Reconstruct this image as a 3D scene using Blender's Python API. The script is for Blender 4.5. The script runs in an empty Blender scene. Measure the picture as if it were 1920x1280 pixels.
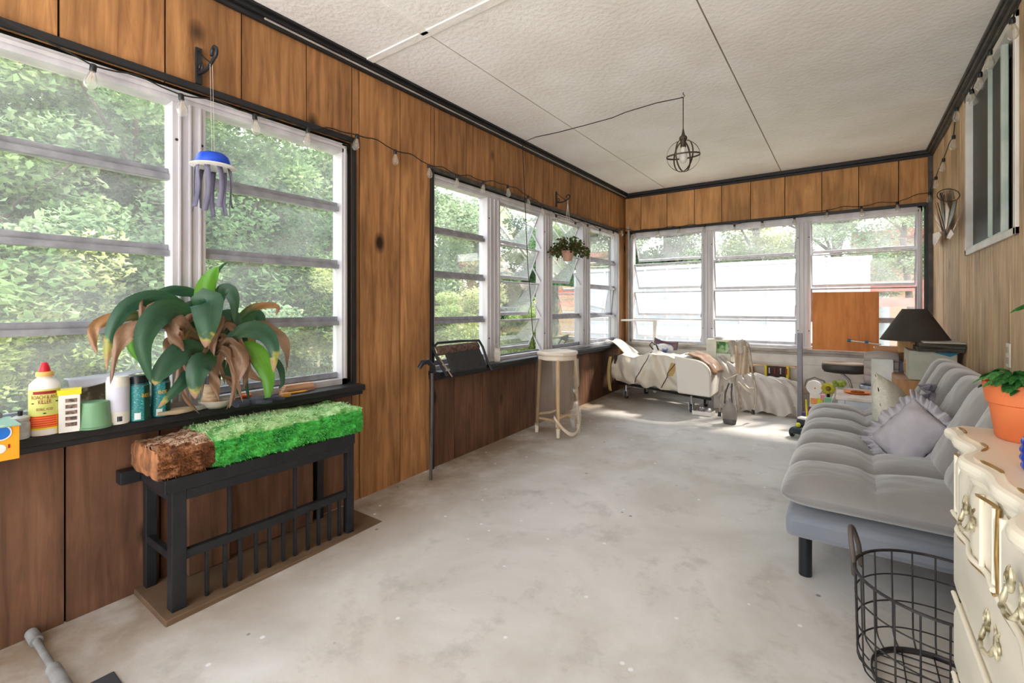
import bpy, math, random
from math import sin, cos, pi, radians
from mathutils import Vector, Matrix, noise
R = random.Random(7)
col = bpy.context.scene.collection
sc = bpy.context.scene
# ---------------------------------------------------------------- camera
F = 880.0; HY = 575.0; EYE = 1.0115
TH = math.atan(630/880.0); CT, ST = cos(TH), sin(TH)
cd = bpy.data.cameras.new('camera'); cam = bpy.data.objects.new('camera', cd); col.objects.link(cam)
cd.sensor_width = 36; cd.lens = F/1920*36; cd.shift_y = -(640-HY)/1920; cd.clip_start = .02; cd.clip_end = 200
cam.location = (0, 0, EYE); cam.rotation_euler = (pi/2, 0, TH)
sc.camera = cam
# ---------------------------------------------------------------- world, sun, exposure
w = bpy.data.worlds.new('sky'); sc.world = w; w.use_nodes = True
nt = w.node_tree; nt.nodes.clear()
bg = nt.nodes.new('ShaderNodeBackground'); wo = nt.nodes.new('ShaderNodeOutputWorld')
tc = nt.nodes.new('ShaderNodeTexCoord'); sx = nt.nodes.new('ShaderNodeSeparateXYZ'); cr = nt.nodes.new('ShaderNodeValToRGB')
nt.links.new(tc.outputs['Generated'], sx.inputs[0])
mr = nt.nodes.new('ShaderNodeMapRange'); mr.inputs[1].default_value = -1; mr.inputs[2].default_value = 1
nt.links.new(sx.outputs[2], mr.inputs[0]); nt.links.new(mr.outputs[0], cr.inputs[0])
e = cr.color_ramp.elements
e[0].position = 0; e[0].color = (1, .96, .9, 1)
e[1].position = 1; e[1].color = (.62, .78, 1, 1)
x = cr.color_ramp.elements.new(.52); x.color = (1, .99, .97, 1)
x = cr.color_ramp.elements.new(.46); x.color = (1, .97, .93, 1)
nt.links.new(cr.outputs[0], bg.inputs[0]); sm = nt.nodes.new('ShaderNodeMapRange'); sm.inputs[1].default_value = -.5; sm.inputs[2].default_value = .05; sm.inputs[3].default_value = 5.2; sm.inputs[4].default_value = 2.5  # stronger below the horizon: added fill that brightens the ceiling
nt.links.new(sx.outputs[2], sm.inputs[0]); nt.links.new(sm.outputs[0], bg.inputs[1])
nt.links.new(bg.outputs[0], wo.inputs[0])
sl = bpy.data.lights.new('sun', 'SUN'); sl.energy = 5.0; sl.angle = radians(6.0); sl.color = (1, .93, .82)
so = bpy.data.objects.new('sun', sl); col.objects.link(so)
so.rotation_euler = Vector((.42, .72, .95)).to_track_quat('Z', 'Y').to_euler()
sc.view_settings.view_transform = 'Standard'; sc.view_settings.look = 'None'; sc.view_settings.gamma = 1
sc.view_settings.use_curve_mapping = False
sc.view_settings.exposure = 0.98
sc.cycles.max_bounces = 10; sc.cycles.diffuse_bounces = 6; sc.cycles.transparent_max_bounces = 24
sc.cycles.caustics_reflective = False; sc.cycles.caustics_refractive = False
sc.cycles.sample_clamp_indirect = 8
try:
    sc.cycles.use_denoising = True; sc.cycles.denoiser = 'OPENIMAGEDENOISE'
except Exception: pass

# ---------------------------------------------------------------- geometry helpers
XL, XR, YB, ZC = -2.02, .55, 4.99, 2.2615
def fz(y): return .0238*y                     # the slab rises gently towards the far end
def _r(px, py):
    a = (px-960)/F; b = (HY-py)/F
    return Vector((a*CT-ST, a*ST+CT, b))
def onX(px, py, x): d = _r(px, py); t = x/d.x; return Vector((x, d.y*t, EYE+d.z*t))
def onY(px, py, y): d = _r(px, py); t = y/d.y; return Vector((d.x*t, y, EYE+d.z*t))
def onZ(px, py, z): d = _r(px, py); t = (z-EYE)/d.z; return Vector((d.x*t, d.y*t, z))
def onD(px, py, Z): d = _r(px, py); return Vector((d.x*Z, d.y*Z, EYE+d.z*Z))
def yL(px, x=XL): return onX(px, 575, x).y
def xB(px, y=YB): return onY(px, 575, y).x
def yR(px, x=XR): return onX(px, 575, x).y

class MB:
    def __init__(s): s.v = []; s.f = []; s.m = []
    def add(s, vs, fs, m=0):
        n = len(s.v); s.v += [tuple(p) for p in vs]; s.f += [tuple(i+n for i in f) for f in fs]; s.m += [m]*len(fs); return s
    def box(s, x0, x1, y0, y1, z0, z1, m=0, M=None):
        vs = [Vector((x, y, z)) for x in (x0, x1) for y in (y0, y1) for z in (z0, z1)]
        if M is not None: vs = [M @ v for v in vs]
        return s.add(vs, [(0,1,3,2),(4,6,7,5),(0,4,5,1),(2,3,7,6),(0,2,6,4),(1,5,7,3)], m)
    def bar(s, a, b, w, h=None, m=0, up=(0,0,1)):
        a = Vector(a); b = Vector(b); h = h or w; d = (b-a); L = d.length; d.normalize(); u = Vector(up)
        if abs(d.dot(u)) > .95: u = Vector((1,0,0))
        r = d.cross(u).normalized(); u = r.cross(d)
        vs = [a+d*t+r*i*w/2+u*j*h/2 for t in (0, L) for i in (-1, 1) for j in (-1, 1)]
        return s.add(vs, [(0,1,3,2),(4,6,7,5),(0,4,5,1),(2,3,7,6),(0,2,6,4),(1,5,7,3)], m)
    def tube(s, pts, r, n=8, m=0, closed=False, cap=True):
        P = [Vector(p) for p in pts]; N = len(P); rr = r if isinstance(r, (list, tuple)) else [r]*N
        rings = []; prev = None
        for i, p in enumerate(P):
            if closed: t = P[(i+1) % N]-P[i-1]
            else: t = P[min(i+1, N-1)]-P[max(i-1, 0)]
            if t.length < 1e-9: t = Vector((0,0,1))
            t.normalize()
            if prev is None:
                u = Vector((0,0,1)) if abs(t.z) < .9 else Vector((1,0,0))
                u = (u-t*u.dot(t)).normalized()
            else:
                u = prev-t*prev.dot(t)
                u = u.normalized() if u.length > 1e-6 else Vector((1,0,0))
            prev = u; v = t.cross(u)
            rings.append([p+(u*cos(2*pi*k/n)+v*sin(2*pi*k/n))*rr[i] for k in range(n)])
        vs = [q for g in rings for q in g]; fs = []
        for i in range(N if closed else N-1):
            j = (i+1) % N
            for k in range(n): fs.append((i*n+k, i*n+(k+1) % n, j*n+(k+1) % n, j*n+k))
        if cap and not closed: fs += [tuple(range(n))[::-1], tuple((N-1)*n+k for k in range(n))]
        return s.add(vs, fs, m)
    def lathe(s, prof, c=(0,0,0), n=24, m=0, sx=1, sy=1, M=None):
        c = Vector(c); vs = []; fs = []
        for r, z in prof:
            for k in range(n):
                a = 2*pi*k/n; q = Vector((r*cos(a)*sx, r*sin(a)*sy, z))
                vs.append((M @ q if M is not None else q)+c)
        for i in range(len(prof)-1):
            for k in range(n): fs.append((i*n+k, i*n+(k+1) % n, (i+1)*n+(k+1) % n, (i+1)*n+k))
        if prof[0][0] > 1e-5: fs.append(tuple(range(n))[::-1])
        if prof[-1][0] > 1e-5: fs.append(tuple((len(prof)-1)*n+k for k in range(n)))
        return s.add(vs, fs, m)
    def ball(s, c, r, n=12, m=0, sc=(1,1,1)):
        pr = [(max(1e-6, cos(-pi/2+pi*i/n)), sin(-pi/2+pi*i/n)) for i in range(n+1)]
        M = Matrix.Diagonal((r*sc[0], r*sc[1], r*sc[2]))
        return s.lathe(pr, c, n*2, m, M=M)
    def grid(s, fn, nu, nv, m=0, wrapu=False):
        vs = [fn(i/nu, j/nv) for i in range(nu if wrapu else nu+1) for j in range(nv+1)]; fs = []
        nn = nu if wrapu else nu+1
        for i in range(nu):
            for j in range(nv):
                a = i*(nv+1)+j; b = ((i+1) % nn)*(nv+1)+j
                fs.append((a, b, b+1, a+1))
        return s.add(vs, fs, m)
    def prism(s, out, z0, z1, m=0, M=None):
        n = len(out); vs = [Vector((p[0], p[1], z)) for z in (z0, z1) for p in out]
        if M is not None: vs = [M @ v for v in vs]
        fs = [tuple(range(n))[::-1], tuple(range(n, 2*n))]+[(i, (i+1) % n, n+(i+1) % n, n+i) for i in range(n)]
        return s.add(vs, fs, m)
    def build(s, name, mats, parent=None, smooth=False, bevel=0, solid=0, sub=0, origin=None):
        me = bpy.data.meshes.new(name); v = s.v
        if origin is not None:
            o_ = Vector(origin); v = [tuple(Vector(p)-o_) for p in v]
        me.from_pydata(v, [], s.f); me.update()
        if not isinstance(mats, (list, tuple)): mats = [mats]
        for mm in mats: me.materials.append(mm)
        me.polygons.foreach_set('material_index', s.m)
        if smooth: me.polygons.foreach_set('use_smooth', [True]*len(s.f))
        o = bpy.data.objects.new(name, me); col.objects.link(o)
        if origin is not None: o.location = origin
        if parent is not None: o.parent = parent
        if solid:
            md = o.modifiers.new('s', 'SOLIDIFY'); md.thickness = solid; md.offset = 0
        if bevel:
            md = o.modifiers.new('b', 'BEVEL'); md.width = bevel; md.segments = 2; md.limit_method = 'ANGLE'; md.angle_limit = .6
        if sub:
            md = o.modifiers.new('u', 'SUBSURF'); md.levels = sub; md.render_levels = sub
        if smooth:
            try:
                me.set_sharp_from_angle(angle=radians(50))
            except Exception: pass
        return o
def tag(o, label=None, cat=None, group=None, kind=None):
    for k, v in (('label', label), ('category', cat), ('group', group), ('kind', kind)):
        if v: o[k] = v
    return o
def thing(name, label, cat, loc=(0,0,0), group=None, kind=None, rz=0):
    o = bpy.data.objects.new(name, None); o.empty_display_size = .05; col.objects.link(o); o.location = loc; o.rotation_euler = (0,0,rz)
    return tag(o, label, cat, group, kind)
def kids(o): return [c for c in bpy.data.objects if c.parent == o]
def place(root):
    """meshes built in world coordinates keep their place under a moved root"""
    inv = Matrix.Translation(root.location).inverted()
    for c in kids(root): c.matrix_parent_inverse = inv
def copy_tree(o, parent=None):
    c = o.copy(); col.objects.link(c)
    if parent is not None: c.parent = parent
    for ch in kids(o): copy_tree(ch, c)
    return c
def text(name, body, size, mat_, parent, fn, extrude=0, align='CENTER'):
    cu = bpy.data.curves.new(name, 'FONT'); cu.body = body; cu.size = size; cu.align_x = align; cu.extrude = extrude; cu.resolution_u = 2
    t = bpy.data.objects.new('tmp', cu); col.objects.link(t)
    dg = bpy.context.evaluated_depsgraph_get(); me = bpy.data.meshes.new_from_object(t.evaluated_get(dg))
    bpy.data.objects.remove(t); bpy.data.curves.remove(cu)
    me.name = name
    for v in me.vertices: v.co = fn(v.co)
    me.materials.clear(); me.materials.append(mat_)
    o = bpy.data.objects.new(name, me); col.objects.link(o)
    if parent is not None: o.parent = parent
    return o

# ---------------------------------------------------------------- materials
def srgb(c):
    return tuple((v/255/12.92 if v/255 <= .04045 else ((v/255+.055)/1.055)**2.4) for v in c)+(1,)
def mk(name, c, c2=None, rough=.6, metal=0, scale=8, stretch=(1,1,1), bump=0, bscale=None, spec=.4, detail=6, sheen=0, trans=0, alpha=1, coat=0, lo=.35, hi=.65, emit=0, coord='Object', isl=0):
    m = bpy.data.materials.new(name); m.use_nodes = True; n = m.node_tree; b = n.nodes['Principled BSDF']; L = n.links.new
    b.inputs['Roughness'].default_value = rough; b.inputs['Metallic'].default_value = metal
    b.inputs['Specular IOR Level'].default_value = spec
    if sheen: b.inputs['Sheen Weight'].default_value = sheen
    if trans: b.inputs['Transmission Weight'].default_value = trans
    if coat: b.inputs['Coat Weight'].default_value = coat
    b.inputs['Alpha'].default_value = alpha
    b.inputs['Base Color'].default_value = srgb(c)
    t = n.nodes.new('ShaderNodeTexCoord'); mp = n.nodes.new('ShaderNodeMapping'); mp.inputs['Scale'].default_value = stretch
    L(t.outputs[coord], mp.inputs[0])
    last = None
    if c2 is None: c2 = tuple(v*.88 for v in c)
    nz = n.nodes.new('ShaderNodeTexNoise'); nz.inputs['Scale'].default_value = scale; nz.inputs['Detail'].default_value = detail
    L(mp.outputs[0], nz.inputs[0])
    rp = n.nodes.new('ShaderNodeValToRGB'); rp.color_ramp.elements[0].position = lo; rp.color_ramp.elements[1].position = hi
    rp.color_ramp.elements[0].color = srgb(c); rp.color_ramp.elements[1].color = srgb(c2)
    L(nz.outputs[0], rp.inputs[0]); last = rp.outputs[0]
    if isl:
        g = n.nodes.new('ShaderNodeNewGeometry'); hs = n.nodes.new('ShaderNodeHueSaturation')
        ma = n.nodes.new('ShaderNodeMapRange'); ma.inputs[3].default_value = 1-isl; ma.inputs[4].default_value = 1+isl
        L(g.outputs['Random Per Island'], ma.inputs[0]); L(ma.outputs[0], hs.inputs['Value']); L(last, hs.inputs['Color']); last = hs.outputs[0]
    L(last, b.inputs['Base Color'])
    if bump:
        n2 = n.nodes.new('ShaderNodeTexNoise'); n2.inputs['Scale'].default_value = bscale or scale; n2.inputs['Detail'].default_value = 5
        L(mp.outputs[0], n2.inputs[0]); bp = n.nodes.new('ShaderNodeBump'); bp.inputs['Strength'].default_value = bump; bp.inputs['Distance'].default_value = .01
        L(n2.outputs[0], bp.inputs['Height']); L(bp.outputs[0], b.inputs['Normal'])
    if emit:
        b.inputs['Emission Color'].default_value = srgb(c); b.inputs['Emission Strength'].default_value = emit
    return m
def wood_mat(name, light, dark, deep, knots=True, vary=.22, stain=0):
    m = bpy.data.materials.new(name); m.use_nodes = True; n = m.node_tree; b = n.nodes['Principled BSDF']; L = n.links.new
    N = n.nodes.new
    t = N('ShaderNodeTexCoord'); g = N('ShaderNodeNewGeometry')
    off = N('ShaderNodeVectorMath'); off.operation = 'SCALE'; off.inputs[0].default_value = (7, 13, 19)
    L(g.outputs['Random Per Island'], off.inputs['Scale'])
    ad = N('ShaderNodeVectorMath'); ad.operation = 'ADD'; L(t.outputs['Object'], ad.inputs[0]); L(off.outputs[0], ad.inputs[1])
    mp = N('ShaderNodeMapping'); mp.inputs['Scale'].default_value = (14, 14, 1.1); L(ad.outputs[0], mp.inputs[0])
    n1 = N('ShaderNodeTexNoise'); n1.inputs['Scale'].default_value = 2.2; n1.inputs['Detail'].default_value = 9; n1.inputs['Roughness'].default_value = .62; n1.inputs['Distortion'].default_value = .6
    L(mp.outputs[0], n1.inputs[0])
    r1 = N('ShaderNodeValToRGB'); r1.color_ramp.elements[0].position = .3; r1.color_ramp.elements[1].position = .68
    r1.color_ramp.elements[0].color = srgb(dark); r1.color_ramp.elements[1].color = srgb(light); L(n1.outputs[0], r1.inputs[0])
    # broad stains
    n2 = N('ShaderNodeTexNoise'); n2.inputs['Scale'].default_value = 3.0; n2.inputs['Detail'].default_value = 4
    mp2 = N('ShaderNodeMapping'); mp2.inputs['Scale'].default_value = (1.6, 1.6, .8); L(ad.outputs[0], mp2.inputs[0]); L(mp2.outputs[0], n2.inputs[0])
    r2 = N('ShaderNodeValToRGB'); r2.color_ramp.elements[0].position = .38; r2.color_ramp.elements[1].position = .62
    r2.color_ramp.elements[0].color = (.62, .62, .62, 1); r2.color_ramp.elements[1].color = (1.1, 1.1, 1.1, 1); L(n2.outputs[0], r2.inputs[0])
    mu = N('ShaderNodeMixRGB'); mu.blend_type = 'MULTIPLY'; mu.inputs[0].default_value = .7+stain; L(r1.outputs[0], mu.inputs[1]); L(r2.outputs[0], mu.inputs[2])
    lastc = mu.outputs[0]
    if knots:
        mp3 = N('ShaderNodeMapping'); mp3.inputs['Scale'].default_value = (3.2, 3.2, 2.0); L(ad.outputs[0], mp3.inputs[0])
        vo = N('ShaderNodeTexVoronoi'); vo.inputs['Scale'].default_value = 1.0; L(mp3.outputs[0], vo.inputs[0])
        r3 = N('ShaderNodeValToRGB'); r3.color_ramp.elements[0].position = .05; r3.color_ramp.elements[1].position = .13
        r3.color_ramp.elements[0].color = (1,1,1,1); r3.color_ramp.elements[1].color = (0,0,0,1); L(vo.outputs['Distance'], r3.inputs[0])
        mk2 = N('ShaderNodeMixRGB'); mk2.inputs[2].default_value = srgb(deep); L(r3.outputs[0], mk2.inputs[0]); L(lastc, mk2.inputs[1]); lastc = mk2.outputs[0]
    hs = N('ShaderNodeHueSaturation'); ma = N('ShaderNodeMapRange'); ma.inputs[3].default_value = 1-vary; ma.inputs[4].default_value = 1+vary
    L(g.outputs['Random Per Island'], ma.inputs[0]); L(ma.outputs[0], hs.inputs['Value']); L(lastc, hs.inputs['Color'])
    L(hs.outputs[0], b.inputs['Base Color']); b.inputs['Roughness'].default_value = .62; b.inputs['Specular IOR Level'].default_value = .25
    bp = N('ShaderNodeBump'); bp.inputs['Strength'].default_value = .25; bp.inputs['Distance'].default_value = .004; L(n1.outputs[0], bp.inputs['Height']); L(bp.outputs[0], b.inputs['Normal'])
    return m
def glass_mat(name, haze=.1, tint=(1,1,1), gloss=.45, hazec=(1,1,1)):
    m = bpy.data.materials.new(name); m.use_nodes = True; n = m.node_tree; n.nodes.clear(); L = n.links.new; N = n.nodes.new
    o = N('ShaderNodeOutputMaterial'); tr = N('ShaderNodeBsdfTransparent'); tr.inputs[0].default_value = (*tint, 1)
    tl = N('ShaderNodeBsdfTranslucent'); tl.inputs[0].default_value = (*hazec, 1)
    df = N('ShaderNodeBsdfDiffuse'); df.inputs[0].default_value = (*hazec, 1)
    h = N('ShaderNodeMixShader'); h.inputs[0].default_value = .4; L(tl.outputs[0], h.inputs[1]); L(df.outputs[0], h.inputs[2])
    tcn = N('ShaderNodeTexCoord'); nz = N('ShaderNodeTexNoise'); nz.inputs['Scale'].default_value = 5; nz.inputs['Detail'].default_value = 5; L(tcn.outputs['Object'], nz.inputs[0])
    ma = N('ShaderNodeMapRange'); ma.inputs[1].default_value = .35; ma.inputs[2].default_value = .65; ma.inputs[3].default_value = haze*.7; ma.inputs[4].default_value = haze*1.3; L(nz.outputs[0], ma.inputs[0])
    a = N('ShaderNodeMixShader'); L(ma.outputs[0], a.inputs[0]); L(tr.outputs[0], a.inputs[1]); L(h.outputs[0], a.inputs[2])
    gl = N('ShaderNodeBsdfGlossy'); gl.inputs['Roughness'].default_value = .02
    fr = N('ShaderNodeFresnel'); fr.inputs[0].default_value = 1.35
    k = N('ShaderNodeMath'); k.operation = 'MULTIPLY'; k.inputs[1].default_value = gloss; L(fr.outputs[0], k.inputs[0]); b = N('ShaderNodeMixShader'); L(k.outputs[0], b.inputs[0]); L(a.outputs[0], b.inputs[1]); L(gl.outputs[0], b.inputs[2]); L(b.outputs[0], o.inputs[0])
    return m
def leaf_mat(name, c, c2, tl=.45, vary=.3, scale=1.5):
    m = bpy.data.materials.new(name); m.use_nodes = True; n = m.node_tree; n.nodes.clear(); L = n.links.new; N = n.nodes.new
    o = N('ShaderNodeOutputMaterial'); d = N('ShaderNodeBsdfDiffuse'); t = N('ShaderNodeBsdfTranslucent')
    tcn = N('ShaderNodeTexCoord'); nz = N('ShaderNodeTexNoise'); nz.inputs['Scale'].default_value = scale; nz.inputs['Detail'].default_value = 3; L(tcn.outputs['Object'], nz.inputs[0])
    rp = N('ShaderNodeValToRGB'); rp.color_ramp.elements[0].position = .38; rp.color_ramp.elements[1].position = .6
    rp.color_ramp.elements[0].color = srgb(c); rp.color_ramp.elements[1].color = srgb(c2); L(nz.outputs[0], rp.inputs[0])
    g = N('ShaderNodeNewGeometry'); hs = N('ShaderNodeHueSaturation'); ma = N('ShaderNodeMapRange'); ma.inputs[3].default_value = 1-vary; ma.inputs[4].default_value = 1+vary
    L(g.outputs['Random Per Island'], ma.inputs[0]); L(ma.outputs[0], hs.inputs['Value']); L(rp.outputs[0], hs.inputs['Color'])
    L(hs.outputs[0], d.inputs[0]); L(hs.outputs[0], t.inputs[0])
    s = N('ShaderNodeMixShader'); s.inputs[0].default_value = tl; L(d.outputs[0], s.inputs[1]); L(t.outputs[0], s.inputs[2]); L(s.outputs[0], o.inputs[0])
    return m
M = {}
M['plank'] = wood_mat('stained plank', (184,134,86), (124,84,52), (40,26,16), vary=.18)
M['plank_low'] = wood_mat('plank with painted shade', (126,90,68), (86,60,46), (34,24,18), vary=.12, stain=.2)  # backlit shade under the windows is put into this darker plank colour
M['plank_pale'] = wood_mat('weathered plank', (226,198,162), (176,144,110), (80,56,38), vary=.12)
M['plank_back'] = wood_mat('amber plank', (206,156,104), (164,116,72), (70,46,28), vary=.12)
M['gap'] = mk('gap', (26,20,17), rough=.9)
M['blacktrim'] = mk('black trim', (34,33,36), (24,24,27), rough=.45, scale=12)
M['darkgrey'] = mk('grey trim', (84,78,74), (58,54,52), rough=.5, scale=20, stretch=(1,1,1))
M['palet'] = mk('pale trim', (186,180,174), (150,146,140), rough=.5)
M['alu'] = mk('mill aluminium', (206,204,208), (184,182,188), rough=.42, metal=.1, scale=14, stretch=(1,1,.15))
M['alu_dark'] = mk('dull aluminium rail', (156,158,166), (130,132,140), rough=.45, metal=.1, scale=18)
M['glass'] = glass_mat('window glass', .19, gloss=.14)
M['glass_b'] = glass_mat('hazy window glass', .15, gloss=.4)
M['glass_open'] = glass_mat('reflective tilted glass', .22, gloss=.55)
M['glass_clear'] = glass_mat('clear glass', .03)
M['white'] = mk('white paint', (232,230,226), (214,210,204), rough=.5)
M['black'] = mk('black paint', (22,24,28), (32,34,38), rough=.42, scale=20)
M['gold'] = mk('aged gilt', (176,142,84), (130,98,52), rough=.4, metal=.5, scale=30)

# ---------------------------------------------------------------- room shell
def S(o): o['kind'] = 'structure'; return o
# concrete slab
def floor_mat():
    m = bpy.data.materials.new('concrete'); m.use_nodes = True; n = m.node_tree; b = n.nodes['Principled BSDF']; L = n.links.new; N = n.nodes.new
    t = N('ShaderNodeTexCoord')
    def noise_(s, d=8, ro=.6, di=0):
        z = N('ShaderNodeTexNoise'); z.inputs['Scale'].default_value = s; z.inputs['Detail'].default_value = d; z.inputs['Roughness'].default_value = ro; z.inputs['Distortion'].default_value = di; L(t.outputs['Object'], z.inputs[0]); return z.outputs[0]
    def ramp(i, ps):
        r = N('ShaderNodeValToRGB'); e = r.color_ramp.elements
        e[0].position, e[0].color = ps[0][0], srgb(ps[0][1]); e[1].position, e[1].color = ps[-1][0], srgb(ps[-1][1])
        for p, c in ps[1:-1]: q = e.new(p); q.color = srgb(c)
        L(i, r.inputs[0]); return r.outputs[0]
    c = ramp(noise_(1.7, 9, .62, .5), [(.3, (188,182,174)), (.5, (206,202,197)), (.72, (222,219,215))])
    # ochre dirt blotches
    def mixc(a, f, colr): x = N('ShaderNodeMixRGB'); x.inputs[2].default_value = srgb(colr); L(f, x.inputs[0]); L(a, x.inputs[1]); return x.outputs[0]
    def mask(i, lo, hi, k=1):
        a = N('ShaderNodeMapRange'); a.inputs[1].default_value = lo; a.inputs[2].default_value = hi; a.inputs[4].default_value = k; L(i, a.inputs[0]); return a.outputs[0]
    c = mixc(c, mask(noise_(.9, 5, .6), .52, .72, .5), (172,150,120))
    c = mixc(c, mask(noise_(7, 8, .7), .54, .72, .5), (150,144,138))
    # dirt strip along the left wall
    sp = N('ShaderNodeSeparateXYZ'); L(t.outputs['Object'], sp.inputs[0])
    a = N('ShaderNodeMapRange'); a.inputs[1].default_value = -1.35; a.inputs[2].default_value = -1.95; a.inputs[3].default_value = 0; a.inputs[4].default_value = 1; L(sp.outputs[0], a.inputs[0])
    mm = N('ShaderNodeMath'); mm.operation = 'MULTIPLY'; L(a.outputs[0], mm.inputs[0]); L(mask(noise_(2.6, 6, .6), .34, .56, .9), mm.inputs[1])
    c = mixc(c, mm.outputs[0], (140,118,92))
    # paint specks
    v = N('ShaderNodeTexVoronoi'); v.inputs['Scale'].default_value = 9; L(t.outputs['Object'], v.inputs[0])
    c = mixc(c, mask(v.outputs['Distance'], .075, .05, .8), (236,236,238))
    v = N('ShaderNodeTexVoronoi'); v.inputs['Scale'].default_value = 5.3; L(t.outputs['Object'], v.inputs[0])
    c = mixc(c, mask(v.outputs['Distance'], .05, .03, .7), (84,82,86))
    L(c, b.inputs['Base Color']); b.inputs['Roughness'].default_value = .55; b.inputs['Specular IOR Level'].default_value = .35
    bp = N('ShaderNodeBump'); bp.inputs['Strength'].default_value = .12; bp.inputs['Distance'].default_value = .01; L(noise_(24, 8, .7), bp.inputs['Height']); L(bp.outputs[0], b.inputs['Normal'])
    return m
mb = MB(); y0, y1 = -1.6, YB+.12
mb.add([(XL-.12,y0,fz(y0)),(XR+.12,y0,fz(y0)),(XR+.12,y1,fz(y1)),(XL-.12,y1,fz(y1)),(XL-.12,y0,-.3),(XR+.12,y0,-.3),(XR+.12,y1,-.3),(XL-.12,y1,-.3)],
       [(0,1,2,3),(4,7,6,5),(0,4,5,1),(1,5,6,2),(2,6,7,3),(3,7,4,0)])
S(mb.build('floor', floor_mat()))
# ceiling: stucco sheets with narrow joints
cm = mk('stucco ceiling', (243,242,241), (234,231,228), rough=.85, scale=2.2, bump=.5, bscale=38, lo=.4, hi=.62, detail=9)
joint = mk('ceiling joint', (150,136,122), rough=.9)
mb = MB()
pS = onZ(800, 62, ZC); pT = onZ(1165, 300, ZC); pU = onZ(1240, 355, ZC)
xj1 = (pS.x+pT.x)/2; pj = onZ(1450, 290, ZC); pk = onZ(1315, 20, ZC); xj2 = (pj.x+pk.x)/2
yj1 = pS.y; yj2 = pT.y
xs = [XL-.05, xj1, xj2, XR+.05]; ys = [-1.4, yj1, yj2, YB+.05]; g = .0035
for i in range(3):
    for j in range(3):
        mb.box(xs[i]+g, xs[i+1]-g, ys[j]+g, ys[j+1]-g, ZC, ZC+.03)
mb.box(XL-.15, XR+.15, -1.4, YB+.15, ZC+.006, ZC+.08, 1)
ce = S(mb.build('ceiling', [cm, joint]))
# raised battens over the near joints
mb = MB(); mb.box(xj1-.022, xj1+.022, -1.4, yj1, ZC-.006, ZC+.002); mb.box(XL, xj2, yj1-.022, yj1+.022, ZC-.006, ZC+.002)
S(mb.build('trim_1', M['palet'] if False else cm, bevel=.002))

# wall openings
Z1, Z2 = .632, 1.80            # sill top / head of the window frames
YA0, YA1 = -1.3, yL(660)       # near left window
YB0, YB1 = yL(808), yL(1160)   # far left window
def seam_planks(mb, axis, pos, seams, lo, hi, t, gap=.003, side=1, m=0):
    for a, b in zip(seams[:-1], seams[1:]):
        if b-a < .012: continue
        j = R.uniform(-.0015, .0015)
        if axis == 'x': mb.box(min(pos+j, pos-side*t), max(pos+j, pos-side*t), a+gap, b-gap, lo, hi, m)
        else: mb.box(a+gap, b-gap, min(pos+j, pos+side*t), max(pos+j, pos+side*t), lo, hi, m)
se = [-1.4, -1.1, -.82, -.54, -.26, .04] + [yL(p) for p in (110, 310, 453, 575, 674, 750, 815, 875, 927, 966.6, 1002.5, 1038, 1070, 1095, 1118, 1140.6, 1162)]+[YB]
def clip(se, a, b): return [a]+[q for q in se if a+.01 < q < b-.01]+[b]
mb = MB()
seam_planks(mb, 'x', XL, [q for q in se if q < YA1-.02]+[YA1], Z2+.03, ZC, .02)
seam_planks(mb, 'x', XL, [YB0]+[q for q in se if YB0+.01 < q < YB1-.01]+[YB1], Z2+.03, ZC, .02)
sp_ = [YA1, yL(674), yL(750), YB0]
seam_planks(mb, 'x', XL, sp_, -.02, ZC, .02)                    # pier between the windows
seam_planks(mb, 'x', XL, [YB1, YB], -.02, ZC, .02)
seam_planks(mb, 'x', XL, clip([-1.1,-.8,-.5,-.2, yL(122), yL(300), .95, yL(560)], -1.4, YA1), -.02, Z1-.03, .02, m=1)
seam_planks(mb, 'x', XL, clip([yL(852), yL(905), yL(935), yL(975), yL(1002), yL(1040), yL(1068), yL(1105), yL(1130)], YB0, YB1), -.02, Z1-.03, .02, m=1)
for a, b, lo, hi in ((-1.4, YB, Z2+.03, ZC), (YA1, YB0, -.02, Z2+.03), (YB1, YB, -.02, Z2+.03), (-1.4, YA1, -.02, Z1-.03), (YB0, YB1, -.02, Z1-.03)):
    mb.box(XL-.10, XL-.012, a, b+(.12 if b == YB else 0), lo, hi, 2)
S(mb.build('wall_left', [M['plank'], M['plank_low'], M['gap']]))
# back wall
XA0, XA1 = xB(1178), xB(1735)
sb = [XL]+[xB(p) for p in (1202, 1250.5, 1302, 1353, 1407.5, 1471.7, 1541, 1610, 1685)]+[XR]
mb = MB()
seam_planks(mb, 'y', YB, sb, Z2+.03, ZC, .02)
seam_planks(mb, 'y', YB, [XA1, XR], -.02, Z2+.03, .02)
seam_planks(mb, 'y', YB, [XL, XA0], -.02, Z2+.03, .02)
mb.box(XL, XR, YB+.012, YB+.1, Z2+.03, ZC, 1); mb.box(XA1, XR, YB+.012, YB+.1, -.02, Z2+.03, 1); mb.box(XL, XA0, YB+.012, YB+.1, -.02, Z2+.03, 1)
# white boards below the back windows
for k in range(4):
    z0 = .1+k*.13; mb.box(XA0, XA1, YB, YB+.05, z0, z0+.127, 2)
mb.box(XA0, XA1, YB+.01, YB+.08, -.02, .62, 3)
S(mb.build('wall_back', [M['plank_back'], M['gap'], M['white'], M['white']]))
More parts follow.
